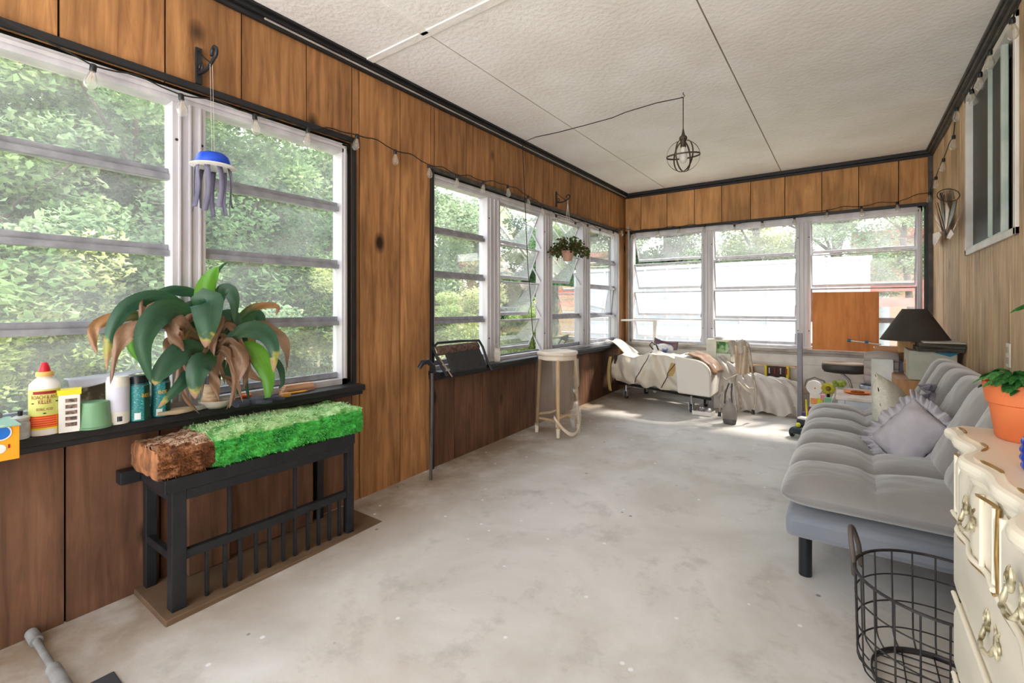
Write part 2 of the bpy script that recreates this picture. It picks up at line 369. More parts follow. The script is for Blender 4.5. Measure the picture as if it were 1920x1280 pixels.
# right wall
WR0, WR1, WZ0, WZ1 = yR(1911), yR(1814), 1.300, 2.19
sr = [-1.4+.28*i for i in range(16) if -1.4+.28*i < 2.6]+[yR(p) for p in (1892, 1862, 1836, 1816, 1799, 1783, 1769)]+[YB]
mb = MB()
def between(a, b): return [a]+[q for q in sr if a+.01 < q < b-.01]+[b]
seam_planks(mb, 'x', XR, between(-1.4, WR0), -.02, ZC, .02, side=-1, gap=.007)
seam_planks(mb, 'x', XR, between(WR0, WR1), -.02, WZ0, .02, side=-1, gap=.007)
seam_planks(mb, 'x', XR, between(WR0, WR1), WZ1, ZC, .02, side=-1)
seam_planks(mb, 'x', XR, between(WR1, YB), -.02, ZC, .02, side=-1, gap=.007)
for a, b, lo, hi in ((-1.4, WR0, -.02, ZC), (WR1, YB, -.02, ZC), (WR0, WR1, -.02, WZ0), (WR0, WR1, WZ1, ZC)): mb.box(XR+.012, XR+.1, a, b, lo, hi, 1)
S(mb.build('wall_right', [M['plank_pale'], M['gap']]))
# crown mouldings (two stacked strips, dark with a pale bead on the left wall)
def crown_left():
    mb = MB()
    mb.box(XL, XL+.034, -1.4, YB, ZC-.03, ZC, 0); mb.box(XL+.034, XL+.05, -1.4, YB, ZC-.012, ZC, 0)
    mb.box(XL, XL+.018, -1.4, YB, ZC-.052, ZC-.03, 0); mb.box(XL+.018, XL+.025, 1.0, YB-.02, ZC-.040, ZC-.031, 1)
    return mb
S(crown_left().build('trim_2', [M['blacktrim'], M['palet']], bevel=.003))
mb = MB(); mb.box(XL, XR, YB-.034, YB, ZC-.03, ZC); mb.box(XL, XR, YB-.018, YB, ZC-.052, ZC-.03); S(mb.build('trim_3', M['blacktrim'], bevel=.003))
mb = MB(); mb.box(XR-.034, XR, -1.4, YB, ZC-.03, ZC); mb.box(XR-.018, XR, -1.4, YB, ZC-.05, ZC-.03); mb.box(XR-.046, XR-.034, -1.4, YB, ZC-.014, ZC)
S(mb.build('trim_4', M['darkgrey'], bevel=.003))
mb = MB(); mb.box(XR-.03, XR, YB-.02, YB, .1, ZC-.05); S(mb.build('trim_5', M['darkgrey'], bevel=.003))      # corner bead right
# head trims, side trims
mb = MB(); mb.box(XL, XL+.018, YA0, YA1+.02, Z2+.03, Z2+.055); S(mb.build('trim_6', M['blacktrim'], bevel=.002))
mb = MB(); mb.box(XL, XL+.018, YB0-.01, YB1, Z2+.02, Z2+.045); S(mb.build('trim_7', M['darkgrey'], bevel=.002))
mb = MB(); mb.box(XL, XL+.02, YB0-.012, YB0+.008, fz(2), Z2+.03); S(mb.build('trim_8', M['blacktrim'], bevel=.002))
mb = MB(); mb.box(XL, XL+.016, YA1-.004, YA1+.016, Z1, Z2+.03); S(mb.build('trim_9', M['blacktrim'], bevel=.002))
mb = MB(); mb.box(XA0-.03, XA1+.02, YB-.016, YB, Z2+.022, Z2+.048); mb.box(XA1, XA1+.022, YB-.016, YB, .62, Z2+.022); S(mb.build('trim_10', M['blacktrim'], bevel=.002))
# the corner conduit and post
mb = MB(); mb.tube([(XL+.05, YB-.03, fz(5)), (XL+.05, YB-.03, Z2+.1)], .012, 10); mb.tube([(XL+.09, YB-.03, fz(5)), (XL+.09, YB-.03, Z2)], .008, 8); S(mb.build('trim_11', M['palet'], smooth=True))

# sills
def sill(name, a, b, mat_, extra=0):
    mb = MB(); mb.box(XL-.07, -1.925, a, b, Z1-.028, Z1); mb.box(XL, -1.945, a, b, Z1-.05, Z1-.028); mb.box(XL-.075, XL-.045, a, b, Z1, Z1+.03)
    return S(mb.build(name, mat_, bevel=.004))
sill('trim_12', YA0, YA1+.01, M['blacktrim']); sill('trim_13', YB0-.02, YB1, M['blacktrim'])
mb = MB(); mb.box(XA0, XA1, YB-.05, YB+.07, .60, .632); mb.box(XA0, XA1, YB-.02, YB, .575, .60); S(mb.build('trim_14', M['palet'], bevel=.004))

# windows: frame, mullions, rails, panes
def window(name, horiz, pos, bays, z0, z1, rails, tilt, gm, out=-1, rail_h=.026):
    """horiz axis 'y' (left wall) or 'x' (back wall). bays = [(a,b)], out = direction of outside"""
    root = thing(name, None, None, kind='structure')
    def B(mb, a, b, d0, d1, lo, hi, m=0):
        p, q = sorted((pos+out*d0, pos+out*d1))
        if horiz == 'y': mb.box(p, q, a, b, lo, hi, m)
        else: mb.box(a, b, p, q, lo, hi, m)
    A, Bv = bays[0][0], bays[-1][1]
    mb = MB(); fw = .032
    B(mb, A-fw, Bv+fw, .0, .075, z1, z1+.045); B(mb, A-fw, Bv+fw, .0, .075, z0-.03, z0)
    B(mb, A-fw, A, .0, .075, z0-.03, z1+.045); B(mb, Bv, Bv+fw, .0, .075, z0-.03, z1+.045)
    B(mb, A-.02, Bv+.02, -.008, .004, z1+.018, z1+.032); B(mb, A-.022, A-.010, -.008, .004, z0, z1+.03); B(mb, Bv+.010, Bv+.022, -.008, .004, z0, z1+.03)
    mb.build('frame', M['alu'], root, bevel=.002)
    for (a, b), (c, d) in zip(bays[:-1], bays[1:]):
        mb = MB(); B(mb, b, c, .0, .075, z0, z1)
        for q in (.2, .5, .8): yy = b+(c-b)*q; B(mb, yy-.004, yy+.004, -.009, .004, z0, z1)
        mb.build('mullion', M['alu'], root, bevel=.0015)
    for bi, (a, b) in enumerate(bays):
        zs = [z1]+rails+[z0]
        for k, (hi, lo) in enumerate(zip(zs[:-1], zs[1:])):
            tl = tilt[bi] if not isinstance(tilt[bi], (list, tuple)) else tilt[bi][k]
            H = hi-lo-.006; ang = radians(tl)
            c0 = pos+out*.045
            mb = MB()
            def P(u, h, th=0):
                dx = out*(sin(ang)*h+th*cos(ang)); dz = -cos(ang)*h+th*sin(ang)
                return Vector((c0+dx, u, hi-.003+dz)) if horiz == 'y' else Vector((u, c0+dx, hi-.003+dz))
            def slab(mb, ua, ub, ha, hb, ta, tb):
                vs = [P(u, h, t) for u in (ua, ub) for h in (ha, hb) for t in (ta, tb)]
                mb.add(vs, [(0,1,3,2),(4,6,7,5),(0,4,5,1),(2,3,7,6),(0,2,6,4),(1,5,7,3)])
            mb.add([P(a+.003, .004), P(b-.003, .004), P(b-.003, H-.006), P(a+.003, H-.006)], [(0,1,2,3)])
            mb.build('glass_pane', gm[bi] if isinstance(gm, list) else gm, root)
            mb = MB()
            slab(mb, a+.001, b-.001, H-rail_h, H, -.008, .008)
            if tl > 3: slab(mb, a+.001, b-.001, 0, .012, -.005, .005); slab(mb, a, a+.01, 0, H, -.004, .004); slab(mb, b-.01, b, 0, H, -.004, .004)
            mb.build('sash_rail', M['alu_dark'] if tl < 8 else M['alu'], root, bevel=.001)
            if tl > 8:       # side arms of the open panes
                q1 = P(b-.012, H*.55, -.006); q0 = (Vector((c0+out*-.02, b-.012, hi-.02-H*.9)) if horiz == 'y' else Vector((b-.012, c0-out*.02, hi-.02-H*.9)))
                m2 = MB(); m2.bar(q0, q1, .006, .010); m2.build('stay_arm', M['alu'], root)
            elif k < len(zs)-2:
                mb = MB(); B(mb, a, b, .022, .062, lo-.014, lo+.006); mb.build('crossbar', M['alu_dark'], root)
    # little screw heads
    mb = MB()
    for (a, b), (c, d) in zip(bays[:-1], bays[1:]):
        for q in (.12, .88):
            for zz in (z1-.14, z0+.14):
                yy = b+(c-b)*q; p = (pos-out*.001, yy, zz) if horiz == 'y' else (yy, pos-out*.001, zz)
                mb.ball(p, .005, 5)
    mb.build('screws', M['black'], root)
    return root
fr = .032
window('window_1', 'y', XL, [(-1.26, yL(-210)), (yL(-170), yL(323)), (yL(386), yL(641))], Z1+.028, Z2-.03, [1.497, 1.214, .935], [0, 0, 0], M['glass'])
window('window_2', 'y', XL, [(YB0+fr, yL(914)), (yL(938), yL(1019)), (yL(1036), yL(1093)), (yL(1107), YB1-fr)], Z1+.022, Z2-.035, [1.475, 1.205, .92], [0, 24, [26, 24, 0, 0], [0, 0, 6, 0]], [M['glass'], M['glass_open'], M['glass_open'], M['glass_open']])
window('window_3', 'x', YB, [(xB(1187), xB(1315)), (xB(1337), xB(1493)), (xB(1520), xB(1720))], .655, Z2-.022, [1.485, 1.18, .89], [26, 10, [12, 12, 4, 0]], [M['glass_b'], M['glass_b'], M['glass_b']], out=1)

# right wall casement
root = thing('window_4', None, None, kind='structure')
mb = MB(); t = .02
mb.box(XR-.012, XR+.06, WR0, WR0+.03, WZ0, WZ1); mb.box(XR-.012, XR+.06, WR1-.03, WR1, WZ0, WZ1)
mb.box(XR-.012, XR+.06, WR0, WR1, WZ0, WZ0+.03); mb.box(XR-.012, XR+.06, WR0, WR1, WZ1-.03, WZ1)
mb.build('frame', M['white'], root, bevel=.002)
mb = MB(); mb.box(XR+.065, XR+.07, WR0, WR1, WZ0, WZ1); mb.build('light_stop_sheet', M['gap'], root)  # unseen opaque sheet added to keep sunlight from leaking through the casement
dk = mk('insect screen', (66,68,66), (52,54,54), rough=.5, scale=120)
mint = mk('pale green sash', (206,216,210), (180,196,188), rough=.4)
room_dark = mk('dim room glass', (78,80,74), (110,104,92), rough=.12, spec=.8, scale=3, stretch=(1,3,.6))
ym = yR(1878)
mb = MB(); mb.box(XR+.018, XR+.024, ym, WR1-.03, WZ0+.03, WZ1-.03); mb.build('screen', dk, root)
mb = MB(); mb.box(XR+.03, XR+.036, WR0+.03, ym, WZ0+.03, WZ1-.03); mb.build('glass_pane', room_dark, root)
mb = MB(); mb.box(XR-.002, XR+.02, ym-.012, ym+.012, WZ0+.03, WZ1-.03); mb.box(XR+.002, XR+.02, yR(1851)-.003, yR(1851)+.003, WZ0+.05, WZ1-.03)
mb.bar((XR+.005, WR1-.04, WZ0+.036), (XR-.0, ym, WZ0+.036), .014, .012); mb.box(XR, XR+.02, WR0+.03, WR0+.045, WZ0+.03, WZ1-.03)
mb.build('sash', mint, root, bevel=.002)

# ---------------------------------------------------------------- outside
lawn = mk('meadow', (150,150,116), (176,166,134), rough=.95, scale=3, lo=.4, hi=.6, bump=.4, bscale=12)
def hill(u, v):
    x = -2.2-u*26; y = -14+v*44
    h = -.35+.10*max(0, -x-5)**1.15+.25*noise.noise(Vector((x*.3, y*.3, 0)))*min(1, (-x-2)/3)
    return Vector((x, y, h))
mb = MB(); mb.grid(hill, 30, 40); S(mb.build('ground', lawn, smooth=True))
mb = MB(); mb.grid(lambda u, v: Vector((-2.2+u*20, YB+.3+v*26, -.35+.02*v*10+.06*noise.noise(Vector((u*9, v*9, 3))))), 20, 24); S(mb.build('ground_back', lawn, smooth=True))
lm = [leaf_mat('maple leaf', (98,128,84), (160,182,128)), leaf_mat('deep leaf', (70,100,70), (118,146,102)), leaf_mat('sunny leaf', (150,170,104), (206,212,156)), leaf_mat('soft leaf', (112,140,104), (164,184,140))]
bark = mk('bark', (96,84,72), (64,56,48), rough=.9, scale=12, stretch=(1,1,.2), bump=.5)
def crown_mesh(name, n, size, leaf, seed, mat_):
    r = random.Random(seed); vs = []; fs = []
    blobs = [(Vector((r.gauss(0, .42)*size[0], r.gauss(0, .42)*size[1], r.uniform(-.9, .95)*size[2])), r.uniform(.22, .42)) for _ in range(34)]
    for i in range(n):
        c, br = blobs[i % len(blobs)]
        d = Vector((r.gauss(0, 1), r.gauss(0, 1), r.gauss(0, .8))).normalized()
        p = c+Vector((d.x*size[0], d.y*size[1], d.z*size[2]*.6))*br*(r.random()**.35)
        s = leaf*r.uniform(.6, 1.35)
        a = Vector((r.gauss(0, 1), r.gauss(0, 1), r.gauss(-.3, .5))).normalized(); b = a.cross(Vector((r.gauss(0, .4), r.gauss(0, .4), 1))).normalized()
        k = len(vs); up = a.cross(b)*s*.15
        vs += [p-a*s*.5, p+b*s*.34-a*s*.05+up, p+a*s*.55, p-b*s*.34-a*s*.05+up]; fs += [(k, k+1, k+2), (k, k+2, k+3)]
    me = bpy.data.meshes.new(name); me.from_pydata([tuple(v) for v in vs], [], fs); me.materials.append(mat_); me.update(); return me
crowns = [crown_mesh('foliage', 24000, (1.7, 1.7, 1.9), .078, 11, lm[0]), crown_mesh('foliage', 24000, (1.8, 1.8, 1.7), .078, 12, lm[1]),
          crown_mesh('foliage', 9000, (.85, .85, .75), .062, 13, lm[2]), crown_mesh('foliage', 24000, (1.9, 1.9, 1.9), .078, 14, lm[3])]
def tree(x, y, base, zc, s, kind, label, name='tree', grp='trees and shrubs outside', trunk=True):
    root = thing(name, label, 'tree' if name == 'tree' else 'shrub', (x, y, base), grp)
    o = bpy.data.objects.new('foliage', crowns[kind]); col.objects.link(o); o.parent = root; o.location = (0, 0, zc-base); o.scale = (s, s, s); o.rotation_euler = (0, 0, R.uniform(0, 6.28))
    if trunk:
        mb = MB(); hh = zc-base+.6*s
        mb.tube([(0, 0, -.1), (.06, .03, hh*.4), (-.05, .08, hh*.8), (.05, 0, hh*1.1)], [.10*s, .08*s, .06*s, .03*s], 8)
        for k in range(5):
            a = R.uniform(0, 6.28); z = hh*R.uniform(.45, .9); mb.tube([(0, 0, z), (cos(a)*.5*s, sin(a)*.5*s, z+.45*s), (cos(a)*1.1*s, sin(a)*1.1*s, z+.8*s)], [.035*s, .022*s, .01*s], 6)
        mb.build('trunk', bark, root, smooth=True)
    return root
def gz(x, y): return -.35+.10*max(0, -x-5)**1.15
def out_left(px, X): return yL(px, X)
T = [(-40, -6.2, 2.6, .85, 0, 'nearest leafy maple seen through the leftmost big panes'), (250, -6.6, 2.9, .9, 3, 'soft green maple behind the window post with the blue chime'),
     (470, -6.3, 2.5, .85, 1, 'dark green tree seen above the potted plant through the right pane'), (610, -7.4, 2.8, 1.0, 0, 'leafy maple at the right end of the near window'),
     (120, -9.0, 3.6, 1.3, 1, 'tall shaded tree farther back behind the leftmost panes'), (380, -9.5, 3.8, 1.3, 0, 'tall tree farther back behind the post of the near window'),
     (720, -9.5, 3.6, 1.4, 3, 'tall tree hidden partly by the wooden pier between the windows'), (880, -9.0, 2.6, 1.15, 0, 'bright maple filling the first bay of the far left window'),
     (985, -9.5, 2.6, 1.2, 1, 'dark tree behind the tilted panes of the far left window'), (1060, -10.5, 2.8, 1.4, 3, 'soft green tree behind the hanging plant'),
     (1125, -11.5, 3.0, 1.5, 1, 'dark evergreen tree in the last bay of the far left window'),
     (-260, -7, 2.6, .9, 3, 'tree outside the near window mostly beyond the left picture edge'),
     (-160, -9.8, 3.6, 1.4, 1, 'tall tree behind the one at the left picture edge')]
for px, X, zc, s, k, lab in T:
    y = out_left(px, X); tree(X, y, gz(X, y), zc-.6, s, k, lab)
for i, px in enumerate((-150, 10, 150, 300, 440, 560, 680, 800, 900, 1000, 1080, 1150)):
    X = -12.5; y = out_left(px, X); tree(X, y, gz(X, y), 2.0, 1.45, (1, 3, 1, 0)[i % 4], 'distant woodland tree in the backdrop, '+('beyond the left picture edge', 'at the left picture edge', 'above the powder bottle', 'left of the near window post', 'right of the near window post', 'at the right end of the near window', 'hidden behind the pier planks', 'left in the first bay of the far window', 'right in the first bay of the far window', 'in the second bay of the far window', 'above the hanging plant', 'in the last bay of the far window')[i], grp='distant woodland trees')
SH = [(70, -5.2, .95, .8, 2, 'sunlit yellow green shrub under the maple left of the pale post'), (600, -5.6, .95, .75, 2, 'sunlit yellow green shrub at lower right of near window'),
      (250, -5.6, .35, .75, 3, 'low green shrub on the meadow beside the window post'), (870, -5.5, .75, .85, 2, 'sunny shrub in the first bay of the far window'),
      (990, -6.0, .55, .8, 2, 'sunny shrub behind the tilted panes'), (1062, -7.0, .55, .9, 2, 'bright low bush in the third bay under the hanging plant'), (480, -7.5, 1.0, 1.0, 3, 'mid green shrub behind the potted plant')]
for px, X, zc, s, k, lab in SH:
    y = out_left(px, X); tree(X, y, gz(X, y), zc, s, k, lab, name='shrub', trunk=False)
# grass tufts on the meadow: nobody could count them
gm_ = leaf_mat('grass blade', (150,158,100), (206,204,150), vary=.25)
mb = MB()
for i in range(2600):
    x = -R.uniform(2.6, 7.5); y = R.uniform(-2.2, 9); z = gz(x, y)-.03
    for k in range(4):
        a = R.uniform(0, 6.28); h = R.uniform(.08, .34); l = R.uniform(.05, .2); wv = Vector((-sin(a), cos(a), 0))*.007
        p = Vector((x, y, z)); q = p+Vector((cos(a)*l*.4, sin(a)*l*.4, h*.75)); t_ = p+Vector((cos(a)*l, sin(a)*l, h))
        mb.add([p-wv, p+wv, q+wv*.8, q-wv*.8, t_], [(0,1,2,3), (3,2,4)])
tag(mb.build('meadow_grass', gm_), 'long pale grass growing outside below the left windows', 'grass', kind='stuff')
rockm = mk('pale rock', (226,226,222), (196,196,196), rough=.8, scale=5, bump=.4)
for i, (px, X, s) in enumerate(((590, -4.6, .26), (625, -4.9, .34), (560, -4.4, .2), (505, -4.3, .17))):
    y = out_left(px, X); mb = MB()
    n_ = 12
    mb.grid(lambda u, v: (Vector((cos(u*2*pi)*sin(v*pi), sin(u*2*pi)*sin(v*pi)*1.5, cos(v*pi)*.7))*s*(1+.35*noise.noise(Vector((cos(u*6.28)*2+i*5, sin(u*6.28)*2, v*4))))), 14, 9, wrapu=True)
    o = mb.build('rock', rockm, smooth=True); o.location = (X, y, gz(X, y)+s*.45)
    tag(o, ['pale boulder outside seen through the near window right pane', 'largest pale boulder outside, at the lower right of the near window', 'pale boulder outside just right of the drooping bright leaf', 'smallest pale boulder outside behind the potted plant'][i], 'rock', 'boulders outside the near window')

# white trailer beyond the back windows
wsid = mk('white siding', (176,179,185), (160,164,172), rough=.5, scale=4)
root = thing('trailer', 'long white ribbed trailer close behind the two left panes of the back window', 'trailer', (-3.0, YB+3.6, -.35))
mb = MB(); X0, X1, Y0 = -4.6, xB(1632, YB+3.6), YB+3.6
mb.box(X0, X1, Y0, Y0+2.2, .1, 1.72); mb.build('body', wsid, root, bevel=.03)
mb = MB()
for k in range(12):
    q = X0+.3+k*(X1-X0-.4)/11; mb = MB(); mb.box(q-.015, q+.015, Y0-.02, Y0, .12, 1.70); mb.build('rib', M['white'], root)
mb = MB(); mb.box(X0, X1+.02, Y0-.03, Y0+2.22, 1.70, 1.76); mb.build('roof_edge', mk('trailer edge', (206,206,208)), root)
mb = MB()
for q in (-3.6, -2.4, -.6):
    mb = MB(); mb.lathe([(.001,-.09),(.28,-.09),(.3,-.05),(.3,.05),(.28,.09),(.001,.09)], (q, Y0+.3, -.08), 20, M=Matrix.Rotation(pi/2, 3, 'X')); mb.build('wheel', M['black'], root, smooth=True); place(root)
# the neighbour's tan house with red deck rails
tan = mk('tan siding', (214,176,138), (196,158,120), rough=.7, scale=2, stretch=(.3,1,9))
redp = mk('faded red paint', (206,112,100), (186,92,82), rough=.6)
root = thing('house', 'tan neighbour house with a lantern behind the right back pane', 'house', (3.2, YB+8, -.3))
Yh = YB+7.5; mb = MB()
for k in range(16): mb.box(xB(1600, Yh), 10, Yh, Yh+.1, -.3+k*.17, -.3+k*.17+.162)
mb.box(xB(1600, Yh), 10, Yh+.05, Yh+3, -.3, 2.4); mb.build('siding', tan, root)
mb = MB(); mb.box(xB(1596, Yh), 10, Yh-.5, Yh+3.3, 2.4, 2.55); mb.build('roof', redp, root)
mb = MB(); p = onY(1691, 493, Yh-.12); mb.box(p.x-.07, p.x+.07, Yh-.2, Yh-.06, p.z-.1, p.z+.1); mb.tube([(p.x, Yh, p.z+.2), (p.x, Yh-.13, p.z+.18), (p.x, Yh-.13, p.z+.1)], .015); mb.build('lantern', M['black'], root)
mb = MB(); q = onY(1657, 500, Yh-.3); mb.tube([(q.x, Yh-.3, -.3), (q.x, Yh-.3, 2.45)], .09, 12); mb.build('porch_post', mk('pale blue post', (190,206,214)), root, smooth=True)
place(root)
root = thing('deck_railing', 'faded red wooden deck railing outside the right back pane', 'railing', (1.5, YB+4.8, -.3))
Yd = YB+4.8; mb = MB()
for py0, py1 in ((548, 530), (575, 560)):
    a = onY(1530, py0, Yd); b = onY(1535, py1, Yd); mb.box(-.7, 4.5, Yd-.03, Yd+.03, min(a.z, b.z), max(a.z, b.z))
mb.build('rail', redp, root)
for q in (-.6, 1.0, 2.6, 4.2):
    mb = MB(); mb.box(q-.05, q+.05, Yd-.05, Yd+.05, -.35, 1.28); mb.build('post', redp, root)
place(root)
BT = [(1250, 9.5, 3.4, 1.5, 0, 'tree behind the white trailer at left of the back window'), (1420, 10, 3.2, 1.5, 2, 'sunny tree crown above the trailer behind the middle back pane'), (1570, 9.5, 3.0, 1.5, 0, 'leafy tree between the trailer and the tan house'),
      (1700, 6.2, 2.5, .7, 3, 'leafy branches hanging before the tan house'), (1190, 8, 2.8, 1.3, 1, 'dark tree at the left corner of the back window')]
for px, dy, zc, s, k, lab in BT:
    y = YB+dy; x = xB(px, y); tree(x, y, -.3, zc, s, k, lab)
for px, dy, lab in ((1680, 4.2, 'low bush on the lawn right of the wooden board'), (1625, 5.4, 'small bush at the foot of the red deck rail')):
    y = YB+dy; x = xB(px, y); tree(x, y, -.3, -.05, .55, 2, lab, name='shrub', trunk=False)

# ================================================================ OBJECTS
metal = mk('brushed steel', (196,196,198), (160,160,164), rough=.3, metal=.8, scale=30)
darkmetal = mk('dark iron', (48,46,46), (34,33,34), rough=.45, metal=.4, scale=30)
# ---------------------------------------------------------------- black slatted stand
st = thing('plant_stand', 'black metal stand with lower slatted rail under the left window, holding the mossy log', 'stand', (-1.88, .92, fz(.9)))
sx0, sx1, sy0, sy1 = -2.012, -1.752, .585, 1.262; TZ = .462; fl = fz(.9)+.012
def bx(name, parent, *a, mat_=None, bevel=.002):
    mb = MB(); mb.box(*a); return mb.build(name, mat_ or M['black'], parent, bevel=bevel)
for a, b in ((sx1-.042, sy0), (sx0, sy0), (sx1-.032, sy1-.03), (sx0, sy1-.03)):
    wd = .042 if a == sx1-.042 else .032
    bx('leg', st, a, a+wd, b, b+wd, fl, TZ-.04)
bx('back_rail', st, sx0, sx0+.05, sy0-.075, sy0-.02, TZ-.045, TZ-.002)
bx('top', st, sx0, sx1+.004, sy0-.02, sy1+.004, TZ-.045, TZ)
bx('apron', st, sx1-.03, sx1, sy0+.042, sy1-.03, TZ-.078, TZ-.045)
bx('apron', st, sx0+.03, sx1-.04, sy0, sy0+.03, TZ-.078, TZ-.045)
bx('rail', st, sx1-.028, sx1-.004, sy0+.04, sy1-.03, .188, .218)
bx('rail', st, sx0+.03, sx1-.04, sy0+.004, sy0+.024, .188, .214)
for px in (430, 553):
    y = onX(px, 950, sx1-.016).y; bx('divider', st, sx1-.022, sx1-.010, y-.006, y+.006, .218, TZ-.07)
for k in range(11):
    y = onX((388, 422, 450, 480, 505, 531, 553, 577, 597, 617, 636)[k], 1000, sx1-.016).y
    bx('slat', st, sx1-.022, sx1-.010, y-.006, y+.006, fl, .19)
bd = MB(); bd.prism([(-2.015, .56), (-1.725, .56), (-1.725, 1.40), (-2.015, 1.40)], fz(.9)-.01, fz(.9)+.012)
tag(bd.build('base_board', mk('dusty brown board', (112,88,66), (86,66,48), rough=.8, scale=4), bevel=.003), 'low dusty brown board on the floor under the black slatted stand', 'board')
pl = MB(); pl.box(-1.985, -1.965, .72, 1.20, fz(1)+.013, .40); pl.box(-1.960, -1.94, .70, .84, fz(1)+.013, .36)
tag(pl.build('scrap_boards', M['plank_low'], bevel=.002), 'brown boards leaning behind the slats of the black stand', 'board')
# mossy log : brown fibre end + green moss
fib = mk('brown bark fibre', (172,116,76), (98,62,42), rough=.95, scale=26, stretch=(1,1,.35), bump=1.0, bscale=50, lo=.38, hi=.62)
fibtop = mk('pale bark top', (212,180,154), (146,116,96), rough=.9, scale=10, stretch=(3,.7,3), bump=.7, bscale=30)
mossm = mk('bright green moss', (84,196,88), (28,120,54), rough=.95, scale=22, bump=1.0, bscale=60, lo=.36, hi=.66)
mosstop = mk('pale moss top', (184,220,160), (96,160,84), rough=.95, scale=16, bump=1.0, bscale=50, lo=.4, hi=.6)
MY0 = onX(402, 860, -1.745).y
lg = thing('mossy_log', 'bark log half covered with bright green moss lying on the black stand', 'log', (-1.88, .9, TZ))
def logsurf(ya, yb, grow):
    def fn(u, v):
        y = ya+(yb-ya)*v; a = u*2*pi
        cx, cz = -1.873, TZ+.053+.006*sin(y*9)
        hx, hz = .128+grow, .052+grow
        c_, s_ = cos(a), sin(a); k = (abs(c_)**5+abs(s_)**5)**(-1/5)
        t = .011*noise.noise(Vector((c_*6, y*14, s_*6)))+.010*noise.noise(Vector((c_*16, y*40, s_*16)))
        taper = 1-.05*(1-min(1, (y-.56)/.1))
        return Vector((cx+c_*k*(hx*taper+t), y, max(TZ+.001, cz+s_*k*(hz*taper+t))))
    return fn
def logmesh(ya, yb, grow, nm, mats, n=90):
    mb = MB(); f = logsurf(ya, yb, grow); mb.grid(f, 72, n, wrapu=True)
    for v in (0, 1):
        ring = [f(i/72, v) for i in range(72)]; c = sum(ring, Vector())/72
        off = Vector((0, -.008 if v == 0 else .008, 0)); rings = []
        for q in (1, .66, .33): rings.append([c+(p-c)*q+off*(1-q)+Vector((0, .008*noise.noise(p*22*q), 0)) for p in ring])
        vs = [p for r_ in rings for p in r_]+[c+off]; fs = []
        for i in range(2):
            for k in range(72): fs.append((i*72+k, i*72+(k+1) % 72, (i+1)*72+(k+1) % 72, (i+1)*72+k))
        fs += [(144+k, 144+(k+1) % 72, 216) for k in range(72)]; mb.add(vs, fs)
    for i, f_ in enumerate(mb.f):
        c = sum((Vector(mb.v[k]) for k in f_), Vector())/len(f_)
        mb.m[i] = 1 if c.z > TZ+.095+.006*noise.noise(c*20) else 0  # upper faces of log and moss take the paler material
    return mb.build(nm, mats, lg, smooth=True)
logmesh(.548, 1.285, .0, 'bark_log', [fib, fibtop], 120)
mo = logmesh(MY0, 1.297, .008, 'moss', [mossm, mosstop], 140)
mb = MB(); r = random.Random(5)
for i in range(16000):          # moss strands
    u, v = r.random(), r.random(); f = logsurf(MY0, 1.297, .008); p = f(u, v)
    if p.z < TZ+.004: continue
    c = Vector((-1.873, p.y, TZ+.053)); n_ = (p-c).normalized(); n_ = (n_+Vector((r.gauss(0,.5), r.gauss(0,.5), r.gauss(0,.4)-.3))).normalized()
    L_ = r.uniform(.005, .013); s_ = n_.cross(Vector((r.gauss(0,1), r.gauss(0,1), r.gauss(0,1)))).normalized()*.0015
    mb.add([p-s_, p+s_, p+n_*L_], [(0,1,2)], 1 if p.z > TZ+.10 else 0)
tag(mb.build('moss_strands', [leaf_mat('moss strand', (50,160,66), (108,206,100), tl=.2), leaf_mat('pale moss strand', (150,206,130), (206,230,184), tl=.2)], lg), None, None, kind='stuff')
mb = MB()
for i in range(5000):
    u, v = r.random(), r.random()*.22; p = logsurf(.548, 1.285, 0)(u, v)
    if p.z < TZ+.006: continue
    c = Vector((-1.873, p.y, TZ+.05)); n_ = (p-c).normalized(); n_ = (n_+Vector((0, r.gauss(0,.3), -.9))).normalized()
    s_ = n_.cross(Vector((r.gauss(0,1), r.gauss(0,1), r.gauss(0,1)))).normalized()*.0012
    mb.add([p-s_, p+s_, p+n_*r.uniform(.006, .014)], [(0,1,2)])
tag(mb.build('bark_fibres', leaf_mat('bark fibre', (140,92,58), (90,56,36), tl=.1), lg), None, None, kind='stuff')
place(lg); place(st)

# ---------------------------------------------------------------- things on the near sill
SZ = Z1+.0005
# roach & ant killer bottle
P = onZ(83, 813, SZ); RZ = math.atan2(P.y, P.x)+pi      # faces the room, towards the lens side
bt = thing('powder_bottle', 'white bottle labelled ROACH & ANT KILLER with red cone cap on the near sill', 'bottle', (P.x+.005, P.y, SZ), rz=RZ)
bw, bd_ = .0345, .024
plas = mk('white plastic', (232,230,228), (220,220,220), rough=.4)
mb = MB(); mb.lathe([(.001,0),(bw*.94,0),(bw,.006),(bw,.128),(bw*.96,.140),(bw*.66,.151),(.017,.156),(.016,.164),(.001,.164)], n=40, sx=bd_/bw, sy=1)
mb.build('bottle', plas, bt, smooth=True)
bt.scale = (1, 1, 1.08)
def onbottle(rad, flat, z0=0, cx=1):
    # x of text runs along +y negative (reads left to right seen from the room)
    def fn(co):
        a = co.x*cx/(rad*1.0); a = max(-1.45, min(1.45, a))
        return Vector((cos(a)*rad*flat+.0, sin(a)*rad, z0+co.y))
    return fn
lab1 = mk('yellow green label', (206,206,120), (190,196,104), rough=.5); lab2 = mk('bright yellow label', (238,216,40), rough=.5); lab3 = mk('red label', (222,72,40), (206,60,34), rough=.5)
txr = mk('maroon print', (150,34,26), rough=.6)
